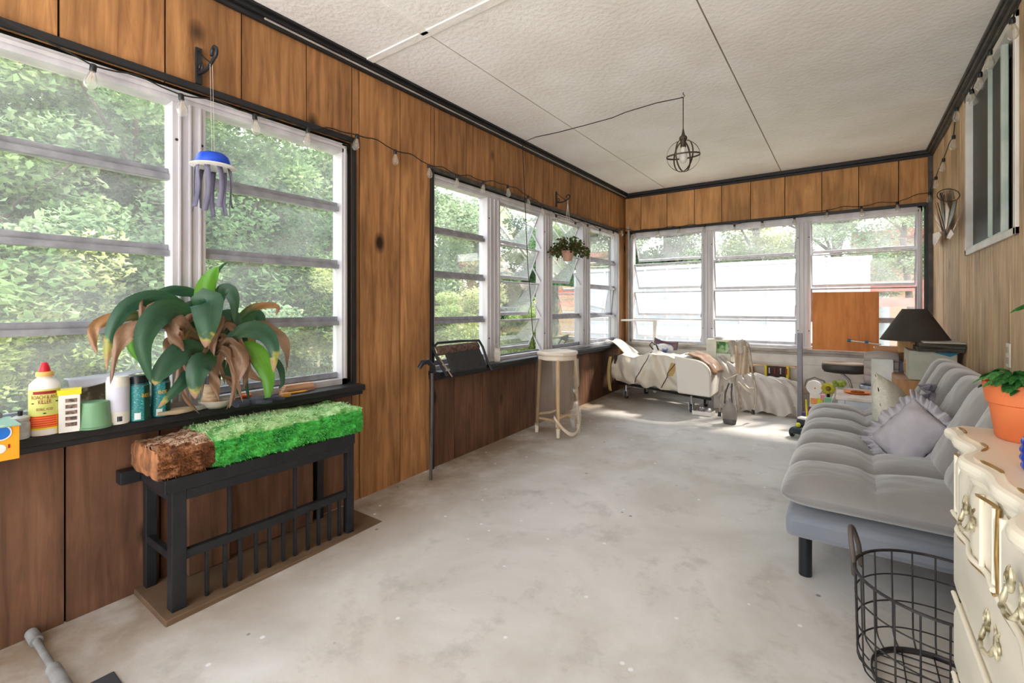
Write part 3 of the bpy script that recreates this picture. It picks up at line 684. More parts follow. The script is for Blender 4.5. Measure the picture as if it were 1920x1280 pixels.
def wraplab(name, rad, flat, a0, a1, z0, z1, mat_, parent, grow=.0008):
    mb = MB(); mb.grid(lambda u, v: Vector((cos(a0+(a1-a0)*u)*(rad*flat+grow), sin(a0+(a1-a0)*u)*(rad+grow), z0+(z1-z0)*v)), 24, 1)
    return mb.build(name, mat_, parent, smooth=True)
wraplab('label', bw, bd_/bw, -1.35, 1.35, .055, .126, lab1, bt)
wraplab('lower_label', bw, bd_/bw, -1.35, 1.35, .017, .055, lab2, bt)
wraplab('red_panel', bw, bd_/bw, -1.05, 1.05, .022, .054, lab3, bt, .0014)
wraplab('maroon_band', bw, bd_/bw, -.75, .75, .113, .121, txr, bt, .0014)
gb = (bd_+.0022)/(bw+.0018)
text('label_text', 'ROACH & ANT', .0150, txr, bt, onbottle(bw+.0018, gb, .100, .62), .0)
text('label_text', 'KILLER', .0160, txr, bt, onbottle(bw+.0018, gb, .087, .62), .0)
text('label_text', 'BORIC ACID', .0100, txr, bt, onbottle(bw+.0018, gb, .069, .66), .0)
mb = MB()
for k in range(5): z = .050-k*.006; mb.grid(lambda u, v: Vector((cos(-.9+1.8*u)*(bd_+.0022), sin(-.9+1.8*u)*(bw+.0018), z-.0022*v)), 12, 1)
mb.build('fine_print', mk('orange print', (246,140,70), rough=.6), bt)
mb = MB()
for y_, z_ in ((-.024, .089), (.025, .091), (0, .061)):
    mb = MB(); mb.ball((bd_*math.sqrt(1-(y_/bw)**2)+.0015, y_, z_), .004, 6, sc=(.15, 1, .4)); mb.build('printed_insect', M['black'], bt)
mb = MB(); mb.lathe([(.001,.160),(.020,.160),(.020,.170),(.018,.173),(.001,.173)], n=28); mb.build('collar', mk('tan cap', (214,170,96), (200,150,80)), bt, smooth=True)
mb = MB(); mb.lathe([(.001,.173),(.0135,.173),(.012,.182),(.007,.196),(.004,.198),(.001,.198)], n=24); mb.build('cone_cap', mk('red cap', (190,24,44), (160,20,40), rough=.35), bt, smooth=True)
# scale check: 0.198 tall

# glass jar
P = onZ(38, 822, SZ)
j = thing('jar', 'small round glass jar with pale lid beside the white powder bottle on the sill', 'jar', (P.x, P.y, SZ))
mb = MB(); mb.lathe([(.001,0),(.019,0),(.021,.004),(.021,.045),(.018,.052),(.001,.052)], n=28); mb.build('body', mk('milky jar', (188,194,196), (150,158,164), rough=.15, spec=.7, scale=30), j, smooth=True)
mb = MB(); mb.lathe([(.001,.052),(.020,.052),(.020,.061),(.012,.066),(.001,.066)], n=28); mb.build('lid', mk('grey lid', (176,180,176), rough=.3), j, smooth=True)
mb = MB(); mb.lathe([(.001,.066),(.005,.066),(.006,.080),(.001,.080)], n=12); mb.build('knob', M['black'], j, smooth=True)
# dark bottle neck at the frame edge
P = onZ(-14, 826, SZ); j = thing('small_bottle', 'small grey bottle behind the orange box at the left picture edge', 'bottle', (P.x-.02, P.y, SZ))
mb = MB(); mb.lathe([(.001,0),(.022,0),(.022,.07),(.012,.082),(.012,.1),(.001,.1)], n=20); mb.build('body', mk('grey bottle', (120,120,122)), j, smooth=True)
mb = MB(); mb.lathe([(.001,.1),(.013,.1),(.013,.118),(.001,.118)], n=20); mb.build('cap', M['black'], j, smooth=True)
# orange box hanging over the sill edge
orng = mk('orange carton', (240,164,36), (232,150,30), rough=.5)
a = onX(30, 850, -1.90); b0 = onX(30, 790, -1.90); ya = a.y
ob = thing('orange_box', 'orange carton with a blue round mark at the left picture edge', 'box', (-1.92, ya-.06, SZ))
zt = b0.z
mb = MB(); mb.box(-1.915, -1.835, ya-.16, ya-.002, a.z, zt); mb.build('carton', orng, ob, bevel=.001)
mb = MB(); mb.box(-1.99, -1.83, ya-.165, ya, zt, zt+.003); mb.bar((-1.99, ya-.08, zt+.0035), (-1.83, ya-.08, zt+.0035), .004, .001); mb.build('top_flap', mk('pale green flap', (150,186,168), (134,170,152)), ob)
mb = MB(); q = onX(2, 812, -1.834); mb.lathe([(.001,0),(.017,0),(.017,.0012),(.001,.0012)], q, 28, M=Matrix.Rotation(pi/2, 3, 'Y')); mb.build('blue_mark', mk('blue print', (30,110,200), rough=.4), ob)
mb = MB(); mb.lathe([(.001,0),(.020,0),(.020,.0009),(.001,.0009)], q, 28, M=Matrix.Rotation(pi/2, 3, 'Y')); q2 = onX(0, 842, -1.834); mb.ball(q2, .012, 8, sc=(.1, 1, 1)); mb.build('white_mark', M['white'], ob)
mb = MB(); q = onX(17, 836, -1.8345); mb.box(-1.835, -1.834, q.y-.002, q.y+.002, q.z-.005, q.z+.005); mb.build('small_print', txr, ob)
place(ob)
# yellow & white carton
P = onZ(131, 807, SZ)
yc = thing('slim_carton', 'slim white carton with yellow bands and small pictures standing right of the powder bottle', 'box', (P.x-.002, P.y, SZ), rz=RZ-.05)
cw = mk('white card', (236,234,228), rough=.5); cy = mk('yellow card', (240,222,40), rough=.5)
mb = MB(); mb.box(-.026, .026, -.024, .024, 0, .127); mb.build('carton', cw, yc, bevel=.001)
mb = MB(); mb.box(-.0265, .0268, -.0266, .0266, .113, .1275); mb.build('yellow_band', cy, yc); mb = MB(); mb.box(-.0266, .0266, -.0267, -.0262, 0, .06); mb.build('yellow_side_band', cy, yc)
pics = mk('printed pictures', (150,120,104), (52,48,50), rough=.6, scale=120)
for k in range(5):
    mb = MB(); mb.box(.0262, .0268, -.009, .017, .018+k*.018, .029+k*.018); mb.build('printed_picture', pics, yc)
# camouflage box behind + grey lid + green planter
P = onZ(176, 801, SZ)
gp = thing('green_planter', 'upturned sage green plastic planter between the slim carton and the white canister', 'planter', (P.x-.004, P.y+.002, SZ))
mb = MB(); mb.lathe([(.001,0),(.044,0),(.043,.003),(.036,.078),(.035,.081),(.001,.081)], n=36); mb.build('pot', mk('sage plastic', (118,160,124), (106,148,112), rough=.45), gp, smooth=True)
mb = MB(); mb.lathe([(.0445,.001),(.046,.001),(.046,.006),(.0435,.007)], n=36); mb.build('rim', mk('sage rim', (108,150,114), rough=.45), gp, smooth=True)
q0, q1 = onX(124, 750, -2.045).y, onX(205, 750, -2.045).y
cb = thing('patterned_box', 'dark mottled box behind the green planter with a grey sheet draped over its top', 'box', (-2.02, (q0+q1)/2, SZ))
mb = MB(); mb.box(-2.045, -1.992, q0+.01, q1, SZ, SZ+.145); mb.build('box', mk('mottled bark print', (176,166,146), (96,88,76), rough=.8, scale=34, lo=.42, hi=.56), cb, bevel=.002)
mb = MB(); mb.grid(lambda u, v: Vector((-2.055+.085*u+(.006*sin(v*9)), q0-.005+(q1-q0+.26)*v, SZ+.1475+.012*v-.030*max(0, u-.72)*4*max(0, 1-v*2.2)+.002*noise.noise(Vector((u*6, v*8, 0))))), 14, 24)
mb.build('grey_sheet', mk('grey foil sheet', (176,176,186), (140,140,152), rough=.35, spec=.6), cb, smooth=True, solid=.0015)
place(cb)
# white canister
P = onZ(222, 793, SZ)
wc = thing('white_canister', 'tall white plastic canister with a blank lilac label left of the spray cans', 'canister', (P.x-.004, P.y, SZ), rz=RZ)
mb = MB(); mb.lathe([(.001,0),(.029,0),(.031,.004),(.031,.135),(.029,.142),(.027,.152),(.001,.154)], n=36); mb.build('body', mk('ivory plastic', (230,226,216), rough=.4), wc, smooth=True)
wraplab('label', .031, 1, -1.0, .9, .040, .120, mk('lilac label', (206,206,220), (196,196,212), rough=.5), wc)
wraplab('barcode', .031, 1, -.25, .35, .010, .026, mk('barcode print', (230,230,230), (40,40,44), rough=.5, scale=260, stretch=(1,1,.01), lo=.48, hi=.52), wc, .001)
# two teal spray cans
teal = mk('teal can', (10,104,108), (6,84,90), rough=.3); dgreen = mk('dark green can', (18,66,44), (12,52,36), rough=.3); yprint = mk('yellow print', (244,190,40), rough=.5); wpr = mk('white print', (214,226,224), rough=.5)
for k, (px, py, tail) in enumerate(((262, 787, 'nearer the white canister'), (302, 779, 'partly behind the plant leaves'))):
    P = onZ(px, py, SZ)
    sc_ = thing('spray_can', 'teal spray can with yellow lettering, '+tail, 'spray can', (P.x-.006, P.y, SZ), 'teal spray cans on the sill', rz=RZ+.1)
    mb = MB(); mb.lathe([(.001,0),(.027,0),(.028,.003),(.028,.118),(.026,.124),(.001,.124)], n=32); mb.build('can', teal, sc_, smooth=True)
    wraplab('dark_panel', .028, 1, .35, 1.45, .002, .116, dgreen, sc_)
    wraplab('label', .028, 1, -1.0, .25, .002, .116, mk('printed teal label', (24,120,122), (150,196,196), rough=.4, scale=150, stretch=(1,1,3), lo=.55, hi=.7), sc_)
    wraplab('barcode', .028, 1, -.65, -.05, .006, .028, wpr, sc_, .0014)
    text('label_text', 'BEE', .017, yprint, sc_, onbottle(.0295, 1, .078) if k == 0 else onbottle(.0295, 1, .080), align='CENTER' if k else 'LEFT')
    mb = MB(); mb.lathe([(.001,.124),(.026,.124),(.025,.146),(.022,.150),(.001,.150)], n=28); mb.build('cap', mk('black cap', (26,28,34), rough=.3), sc_, smooth=True)
    mb = MB(); mb.lathe([(.0283,.1165),(.029,.1175),(.0283,.1185)], n=28); mb.build('steel_ring', metal, sc_, smooth=True)

# tools and oddments on the sill
P = onZ(325, 777, SZ); pb = thing('pliers', 'tan handled pliers lying on the sill between the spray cans and plant jar', 'pliers', (P.x, P.y, SZ))
tanp = mk('tan grip', (190,170,140), (160,140,112), rough=.6)
for s in (-1, 1):
    mb = MB(); mb.tube([(.0+.004*s, .07, .011), (.004+.014*s, .04, .012), (.006+.018*s, 0, .012), (.012*s, -.05, .012)], [.006, .008, .009, .006], 8); mb.build('handle', tanp, pb, smooth=True)
mb = MB(); mb.box(-.012, .012, .065, .085, .003, .020); mb.prism([(-.01, .085), (.01, .085), (.004, .12), (-.004, .12)], .004, .018); mb.build('jaws', metal, pb, bevel=.002)
P0 = onZ(480, 758, SZ); gl = thing('work_glove', 'dark blue grey work glove lying flat on the sill right of the potted plant', 'glove', (P0.x, P0.y, SZ))
glm = mk('dark glove fabric', (52,56,70), (38,40,52), rough=.7, scale=20, bump=.5)
mb = MB(); mb.ball((0, 0, .014), .034, 8, sc=(.9, 1.3, .38)); 
for k in range(4): a = -.3+.2*k; mb.tube([(-.018+.012*k, .03, .014), (-.02+.014*k+.006*sin(a), .065, .016), (-.02+.016*k, .092+.006*(k % 2), .012)], [.009, .009, .006], 8)
mb.tube([(.022, -.01, .014), (.04, .012, .012), (.042, .04, .01)], [.01, .009, .006], 8); mb.build('glove', glm, gl, smooth=True)
mb = MB(); mb.lathe([(.026,-.02),(.028,0),(.029,.02)], (0, -.055, .014), 16, sy=1, M=Matrix.Rotation(pi/2, 3, 'X') @ Matrix.Diagonal((1, .42, 1))); mb.build('cuff', glm, gl, smooth=True, solid=.003)
P0 = onZ(462, 748, SZ+.03); o = thing('screwdriver', 'screwdriver with small red and orange handle behind the glove on the sill', 'screwdriver', (-2.01, P0.y+.05, SZ+.012), rz=.1)
mb = MB(); mb.tube([(0, 0, 0), (0, .04, .0), (0, .045, 0)], [.008, .009, .005], 10); mb.build('handle', mk('red handle', (206,40,30), (226,110,40), scale=40), o, smooth=True)
mb = MB(); mb.tube([(0, -.07, 0), (0, 0, 0)], .003, 8); mb.build('shaft', metal, o, smooth=True)
ya, yb = onX(540, 730, -1.96).y, onX(597, 720, -1.96).y
for k, (x0, x1, z0, z1) in enumerate(((-2.03, -1.99, 0, .010), (-2.03, -1.985, .010, .019), (-2.028, -1.99, .019, .028), (-2.026, -1.992, .028, .034))):
    mb = MB(); mb.box(x0, x1, ya-.01+.006*k, yb-.002*k, SZ+z0, SZ+z1)
    tag(mb.build('wood_slat', mk('bare lath', (204,166,136), (170,130,102), rough=.7, scale=6, stretch=(6,1,6)), bevel=.001), ['bottom bare wooden lath of the small stack on the sill end', 'second bare lath up in the small stack on the sill', 'third bare lath up in the small stack on the sill', 'topmost bare lath of the small stack on the sill'][k], 'wood strip', 'stack of laths on the sill')
pn = thing('pencil', 'yellow pencil lying in front of the stacked laths on the sill', 'pencil', (-1.965, (ya+yb)/2-.02, SZ+.005))
mb = MB(); mb.tube([(0, -.05, 0), (0, .03, 0)], .0045, 6); mb.build('barrel', mk('yellow pencil paint', (236,170,30)), pn)
mb = MB(); mb.tube([(0, .03, 0), (0, .043, 0)], [.0045, .001], 6); mb.build('tip', mk('pencil wood', (206,160,110)), pn)
mb = MB(); mb.tube([(0, -.062, 0), (0, -.05, 0)], .0046, 8); mb.build('eraser', M['black'], pn)
q = onX(535, 747, -1.925); mb = MB(); mb.tube([(-1.92, q.y-.022, SZ-.010), (-1.915, q.y, SZ-.006), (-1.92, q.y+.022, SZ-.008)], [.010, .014, .011], 12)
mb = MB(); mb.box(-1.945, -1.912, q.y-.02, q.y+.02, SZ, SZ+.018); tag(mb.build('amber_block', mk('amber resin', (206,140,60), (150,92,40), rough=.4, scale=20), bevel=.006), 'small amber coloured block at the sill edge above the moss', 'block')

# ---------------------------------------------------------------- the drooping potted plant
PC = onX(405, 770, -1.945)
pp = thing('potted_dracaena', 'large drooping plant with green and withered leaves in a glass bowl on the sill', 'potted plant', (PC.x, PC.y, SZ))
clearg = mk('jar glass', (230,224,214), (214,204,190), rough=.08, alpha=.42, spec=.9)
mb = MB(); mb.lathe([(.001,0),(.036,0),(.052,.012),(.058,.026),(.056,.029),(.050,.014),(.034,.004),(.001,.004)], PC-Vector((0,0,PC.z-SZ)), 32); mb.build('glass_bowl', clearg, pp, smooth=True)
soil = mk('potting soil', (120,84,60), (70,50,38), rough=.95, scale=40)
mb = MB(); mb.lathe([(.001,.006),(.034,.006),(.050,.018),(.001,.024)], PC-Vector((0,0,PC.z-SZ)), 24); mb.build('soil', soil, pp, smooth=True)
mb = MB(); mb.tube([(PC.x, PC.y-.02, SZ+.018), (PC.x+.002, PC.y-.02, SZ+.07), (PC.x+.004, PC.y-.018, SZ+.10), (PC.x+.006, PC.y-.012, SZ+.17), (PC.x+.01, PC.y, SZ+.24)], [.029, .028, .027, .022, .012], 16)
mb.build('cane', mk('pale cane', (216,196,166), (160,130,98), rough=.6, scale=18, stretch=(1,1,4)), pp, smooth=True)
mb = MB(); mb.tube([(PC.x+.004, PC.y-.018, SZ+.092), (PC.x+.005, PC.y-.016, SZ+.122)], .0295, 16); mb.build('dark_band', M['black'], pp, smooth=True)
def plant_leaf_mat(name, stops, streak=.12):
    m = bpy.data.materials.new(name); m.use_nodes = True; n = m.node_tree; b = n.nodes['Principled BSDF']; L = n.links.new; N = n.nodes.new
    uv = N('ShaderNodeUVMap'); uv.uv_map = 'leaf'; sp = N('ShaderNodeSeparateXYZ'); L(uv.outputs[0], sp.inputs[0])
    nz = N('ShaderNodeTexNoise'); nz.inputs['Scale'].default_value = 26; t = N('ShaderNodeTexCoord'); L(t.outputs['Object'], nz.inputs[0])
    ad = N('ShaderNodeMath'); ad.operation = 'MULTIPLY_ADD'; ad.inputs[1].default_value = .30; L(nz.outputs[0], ad.inputs[0]); L(sp.outputs[1], ad.inputs[2])
    sb_ = N('ShaderNodeMath'); sb_.operation = 'SUBTRACT'; sb_.inputs[1].default_value = .15; L(ad.outputs[0], sb_.inputs[0])
    rp = N('ShaderNodeValToRGB'); e = rp.color_ramp.elements; e[0].position, e[0].color = stops[0][0], srgb(stops[0][1]); e[1].position, e[1].color = stops[-1][0], srgb(stops[-1][1])
    for p, c in stops[1:-1]: q = e.new(p); q.color = srgb(c)
    L(sb_.outputs[0], rp.inputs[0])
    wv = N('ShaderNodeTexNoise'); mp = N('ShaderNodeMapping'); mp.inputs['Scale'].default_value = (30, 1.2, 1); L(uv.outputs[0], mp.inputs[0]); L(mp.outputs[0], wv.inputs[0]); wv.inputs['Scale'].default_value = 1
    hs = N('ShaderNodeHueSaturation'); ma = N('ShaderNodeMapRange'); ma.inputs[3].default_value = 1-streak*3; ma.inputs[4].default_value = 1+streak*3; L(wv.outputs[0], ma.inputs[0]); L(ma.outputs[0], hs.inputs['Value']); L(rp.outputs[0], hs.inputs['Color'])
    L(hs.outputs[0], b.inputs['Base Color']); b.inputs['Roughness'].default_value = .38; b.inputs['Specular IOR Level'].default_value = .5
    tr = N('ShaderNodeBsdfTranslucent'); L(hs.outputs[0], tr.inputs[0]); mx = N('ShaderNodeMixShader'); mx.inputs[0].default_value = .28
    L(b.outputs[0], mx.inputs[1]); L(tr.outputs[0], mx.inputs[2]); L(mx.outputs[0], n.nodes['Material Output'].inputs[0])
    return m
G1, G2, BR = (44,92,58), (38,80,64), (150,106,76)
pm = {'g': plant_leaf_mat('green leaf', [(.0, (64,104,54)), (.5, (42,80,58)), (1, (56,96,68))]),
      'y': plant_leaf_mat('bright leaf', [(.0, (88,140,36)), (.5, (96,156,44)), (1, (80,140,40))]),
      't': plant_leaf_mat('green leaf with withered tip', [(.0, (54,96,54)), (.5, (42,80,60)), (.82, (60,98,74)), (.87, (170,166,84)), (.91, (176,140,112)), (1, (150,116,96))]),
      'b': plant_leaf_mat('withered leaf', [(.0, (98,82,52)), (.3, (128,98,72)), (.7, (158,124,100)), (1, (124,94,74))], .16),
      'o': plant_leaf_mat('half withered leaf', [(.0, (52,90,46)), (.3, (70,96,54)), (.5, (160,116,72)), (1, (164,128,104))], .14)}
def bez(P, t):
    n = len(P)-1
    if n < 1: return P[0]
    # Catmull-Rom
    s = t*n; i = min(int(s), n-1); f = s-i
    p0 = P[max(i-1, 0)]; p1 = P[i]; p2 = P[i+1]; p3 = P[min(i+2, n)]
    return .5*((2*p1)+(-p0+p2)*f+(2*p0-5*p1+4*p2-p3)*f*f+(-p0+3*p1-3*p2+p3)*f**3)
leafcount = [0]
def dleaf(pts, wd, kind, curl=.25, twist=0, root=True):
    wd *= 1.42; curl *= .55
    P = [onX(px, py, x) for px, py, x in pts]; n = 22; vs = []; uvs = []; cols = 6
    side0 = None
    for i in range(n+1):
        t = i/n; p = bez(P, t); d = (bez(P, min(1, t+.02))-bez(P, max(0, t-.02)))
        if d.length < 1e-6: d = Vector((0,0,-1))
        d.normalize()
        view = (Vector((0, 0, EYE))-p).normalized()
        s = d.cross(view).normalized()
        if side0 is not None and s.dot(side0) < 0: s = -s
        side0 = s
        nrm = s.cross(d)
        if twist: s = (s*cos(twist*t)+nrm*sin(twist*t)).normalized(); nrm = s.cross(d)
        wdt = wd*(.22+.78*min(1, t/.42)**1.3)*max(.015, (1-t**2.8))**.95
        if kind == 'b': wdt *= .85+.3*sin(t*14+wd*90)
        for k in range(cols+1):
            u = (k/cols-.5)*2
            fold = -abs(u)*curl*wdt+(.20*wdt*sin(t*17+u*3) if kind in 'bo' else .03*wdt*sin(t*11+u*4))
            q = p+s*u*wdt*.5+nrm*fold
            q.x = max(q.x, -2.035)
            vs.append(q); uvs.append((u*.5+.5, t))
    fs = [(i*(cols+1)+k, i*(cols+1)+k+1, (i+1)*(cols+1)+k+1, (i+1)*(cols+1)+k) for i in range(n) for k in range(cols)]
    me = bpy.data.meshes.new('leaf'); me.from_pydata([tuple(v) for v in vs], [], fs)
    ul = me.uv_layers.new(name='leaf')
    for lp in me.loops: ul.data[lp.index].uv = uvs[lp.vertex_index]
    me.polygons.foreach_set('use_smooth', [True]*len(fs)); me.materials.append(pm[kind]); me.update()
    o = bpy.data.objects.new('leaf', me); col.objects.link(o); o.parent = pp
    if kind == 'b': o['label'] = 'withered brown leaf'
C0 = (402, 660, -1.92)
LV = [
 ([(402,640,-1.93),(388,590,-1.93),(384,545,-1.92),(398,515,-1.91),(409,500,-1.90)], .052, 'y', .15),
 ([(395,640,-1.90),(345,585,-1.86),(300,588,-1.82),(268,640,-1.79),(283,718,-1.79)], .062, 'g', .12),
 ([(400,640,-1.88),(384,572,-1.86),(388,570,-1.82),(388,610,-1.78),(385,652,-1.77)], .082, 't', .10),
 ([(405,640,-1.93),(410,560,-1.93),(428,545,-1.91),(439,565,-1.89),(439,604,-1.88)], .045, 'g', .12),
 ([(400,640,-1.96),(372,560,-1.96),(335,545,-1.95),(305,547,-1.94),(291,558,-1.93)], .030, 'g', .3),
 ([(395,645,-1.92),(355,585,-1.90),(305,557,-1.88),(250,568,-1.86),(218,600,-1.85),(203,645,-1.85),(200,695,-1.85)], .040, 't', .3),
 ([(390,650,-1.94),(320,600,-1.92),(240,592,-1.90),(182,608,-1.89),(175,640,-1.89),(183,664,-1.89)], .028, 'o', .3),
 ([(390,655,-1.90),(320,610,-1.86),(255,612,-1.82),(222,650,-1.80),(207,720,-1.80)], .042, 'b', .35),
 ([(390,650,-1.96),(300,600,-1.94),(258,615,-1.93),(248,650,-1.92),(265,682,-1.92)], .036, 'y', .2),
 ([(395,665,-1.88),(360,650,-1.84),(330,668,-1.81),(300,700,-1.80),(290,722,-1.80)], .060, 't', .12),
 ([(402,665,-1.86),(395,672,-1.82),(375,685,-1.79),(366,715,-1.79),(366,748,-1.79)], .062, 't', .12),
 ([(398,690,-1.88),(365,695,-1.85),(335,725,-1.83),(296,765,-1.82)], .036, 't', .2),
 ([(405,660,-1.90),(450,622,-1.86),(490,622,-1.83),(512,650,-1.82),(513,698,-1.82)], .056, 't', .15),
 ([(410,660,-1.94),(480,610,-1.92),(520,622,-1.90),(537,655,-1.90),(537,697,-1.90)], .036, 'b', .3),
 ([(405,650,-1.96),(455,588,-1.96),(490,573,-1.95),(520,575,-1.94),(517,592,-1.94)], .024, 'o', .35),
 ([(408,670,-1.90),(465,650,-1.88),(492,680,-1.86),(503,715,-1.85),(500,757,-1.85)], .056, 'y', .12),
 ([(405,650,-1.97),(460,600,-1.97),(484,590,-1.96),(490,612,-1.96),(487,635,-1.96)], .034, 'g', .2),
 ([(400,655,-1.90),(360,625,-1.86),(330,612,-1.84),(325,632,-1.83),(345,658,-1.82)], .060, 'b', .3),
 ([(405,640,-1.86),(412,592,-1.84),(408,620,-1.82),(398,645,-1.80),(402,668,-1.80)], .026, 'b', .3),
 ([(405,660,-1.90),(430,640,-1.86),(450,665,-1.84),(442,715,-1.84),(430,765,-1.86)], .046, 'b', .35),
 ([(405,670,-1.90),(455,665,-1.87),(470,700,-1.86),(493,716,-1.86)], .028, 'b', .3),
 ([(402,670,-1.88),(395,680,-1.84),(402,715,-1.82),(411,752,-1.82)], .032, 'b', .3),
 ([(400,660,-1.92),(405,620,-1.92),(420,595,-1.91),(420,625,-1.90),(416,662,-1.90)], .040, 'g', .2),
 ([(402,650,-1.92),(420,600,-1.92),(440,600,-1.90),(438,640,-1.89)], .050, 'g', .15),
 ([(395,700,-1.90),(360,700,-1.88),(345,737,-1.87),(374,776,-1.90)], .020, 'b', .3),
 ([(400,700,-1.90),(428,710,-1.88),(440,738,-1.88),(424,768,-1.92)], .018, 'b', .3),
 ([(390,650,-1.90),(330,590,-1.88),(290,572,-1.87),(268,580,-1.86),(262,604,-1.86)], .040, 'b', .3),
 ([(398,660,-1.94),(350,600,-1.94),(330,585,-1.93),(322,610,-1.92),(330,640,-1.92)], .050, 'g', .2),
 ([(398,665,-1.95),(345,640,-1.94),(318,650,-1.93),(308,690,-1.92)], .045, 'b', .3),
 ([(405,660,-1.96),(440,630,-1.96),(468,640,-1.95),(470,680,-1.95)], .046, 'o', .2),
 ([(402,660,-1.97),(380,590,-1.97),(355,575,-1.96),(342,600,-1.96)], .040, 'g', .2),
 ([(402,665,-1.90),(425,660,-1.87),(460,690,-1.86),(455,735,-1.86)], .034, 'b', .3),
 ([(398,665,-1.91),(370,655,-1.88),(345,680,-1.86),(325,735,-1.85)], .046, 'b', .35),
 ([(405,672,-1.95),(430,690,-1.94),(440,720,-1.94),(446,740,-1.94)], .040, 'g', .2),
 ([(400,640,-1.95),(330,610,-1.94),(280,600,-1.93),(235,620,-1.92),(196,690,-1.92)], .022, 't', .3),
 ([(408,660,-1.93),(470,655,-1.90),(520,680,-1.89),(530,715,-1.89),(522,728,-1.89)], .022, 'g', .3),
 ([(402,600,-1.95),(402,540,-1.95),(408,510,-1.95),(418,497,-1.95),(427,492,-1.95)], .010, 'g', .2),
]
for a in LV: dleaf(*a)
rl = random.Random(31)
for k in range(16):          # withered leaves and shreds hanging inside the crown
    x0 = rl.uniform(330, 480); y0 = rl.uniform(610, 680); xx = rl.uniform(-1.96, -1.86); dx_ = rl.uniform(-30, 30)
    dleaf([(402, 655, -1.93), ((402+x0)/2, y0-18, xx), (x0, y0, xx+.01), (x0+dx_*.5, y0+rl.uniform(25, 45), xx+.02), (x0+dx_, y0+rl.uniform(55, 95), xx+.02)], rl.uniform(.016, .034), 'bbbog'[k % 5], .3, rl.uniform(-1, 1))
place(pp)

# ---------------------------------------------------------------- wall brackets, chime, hanging plant
def bracket(px, pyt, pyb, label, s=1.0):
    a = onX(px, pyt, XL+.004); b = onX(px, pyb, XL+.004)
    r = thing('wall_bracket', label, 'bracket', (XL, a.y, b.z))
    mb = MB(); mb.box(XL+.001, XL+.010, a.y-.011*s, a.y+.011*s, b.z, a.z); mb.build('back_plate', M['black'], r, bevel=.002)
    H = a.z-b.z; z0 = b.z+H*.28; pts = [(XL+.008, a.y, z0)]
    for k in range(13): t = k/12; pts.append((XL+.02+.12*s*t, a.y+.0*t, z0-.012*s*sin(t*pi)+.02*s*t))
    for k in range(10): t = k/9*1.6*pi; pts.append((XL+.14*s+.020*s*sin(t), a.y, z0+.02*s+.020*s*(1-cos(t))))
    mb = MB(); mb.tube(pts, .0065*s, 8); mb.build('arm', M['black'], r, smooth=True)
    mb = MB(); mb.tube([(XL+.006, a.y, a.z-.01), (XL+.05*s, a.y, a.z-H*.35), (XL+.11*s, a.y, z0+.01)], .003*s, 6); mb.tube([(XL+.012+.014*s*(1-cos(t*.7)), a.y, z0+.014*s*sin(t*.7)+.02) for t in range(9)], .004*s, 6); mb.build('scroll', darkmetal, r, smooth=True)
    place(r); return Vector((XL+.135*s, a.y, z0+.015))
h1 = bracket(372, 90, 158, 'black iron scroll bracket on the planks above the near window post')
h2 = bracket(1043, 359, 388, 'thin black scroll bracket above the far left window, holding the hanging plant', .85)
q = onX(400, 316, h1.x)
wc_ = thing('jellyfish_wind_chime', 'blue bowl and white plate wind chime with grey ribbon tentacles hanging at the near window', 'wind chime', (h1.x, q.y, q.z))
c = Vector((h1.x, q.y, q.z))
bluep = mk('royal blue bowl', (20,70,190), (14,60,176), rough=.35)
mb = MB(); mb.lathe([(.056,.008),(.057,.020),(.053,.038),(.043,.050),(.001,.054)], c, 36); mb.build('blue_bowl', bluep, wc_, smooth=True, solid=.002)
mb = MB(); mb.lathe([(.001,0),(.05,0),(.060,.002),(.074,.006),(.074,.008),(.058,.005),(.001,.004)], c, 40); mb.build('white_plate', M['white'], wc_, smooth=True)
rib = mk('grey ribbon', (104,100,122), (80,78,100), rough=.5)
for k in range(9):
    a = k/9*2*pi; l = (.15, .17, .135, .16, .165, .14, .16, .15, .165)[k]; mb = MB(); tw = R.uniform(-.8, .8)
    def fr_(u, v, a=a, l=l, tw=tw):
        p = c+Vector((cos(a)*.05, sin(a)*.05, 0)); t = v
        off = Vector((cos(a)*.012*t+.004*sin(t*5), sin(a)*.018*t+.006*sin(t*4+a), -l*t)); aa = a+pi/2+tw*t
        return p+off+Vector((cos(aa), sin(aa), 0))*(u-.5)*.018
    mb.grid(fr_, 2, 14); mb.build('ribbon', rib, wc_, smooth=True, solid=.001)
mb = MB()
for s in (-1, 1): mb.tube([c+Vector((0, s*.004, .03)), (h1.x-.02, h1.y+s*.004, h1.z)], .0006, 4)
mb.build('thread', mk('clear thread', (214,206,196)), wc_); place(wc_)
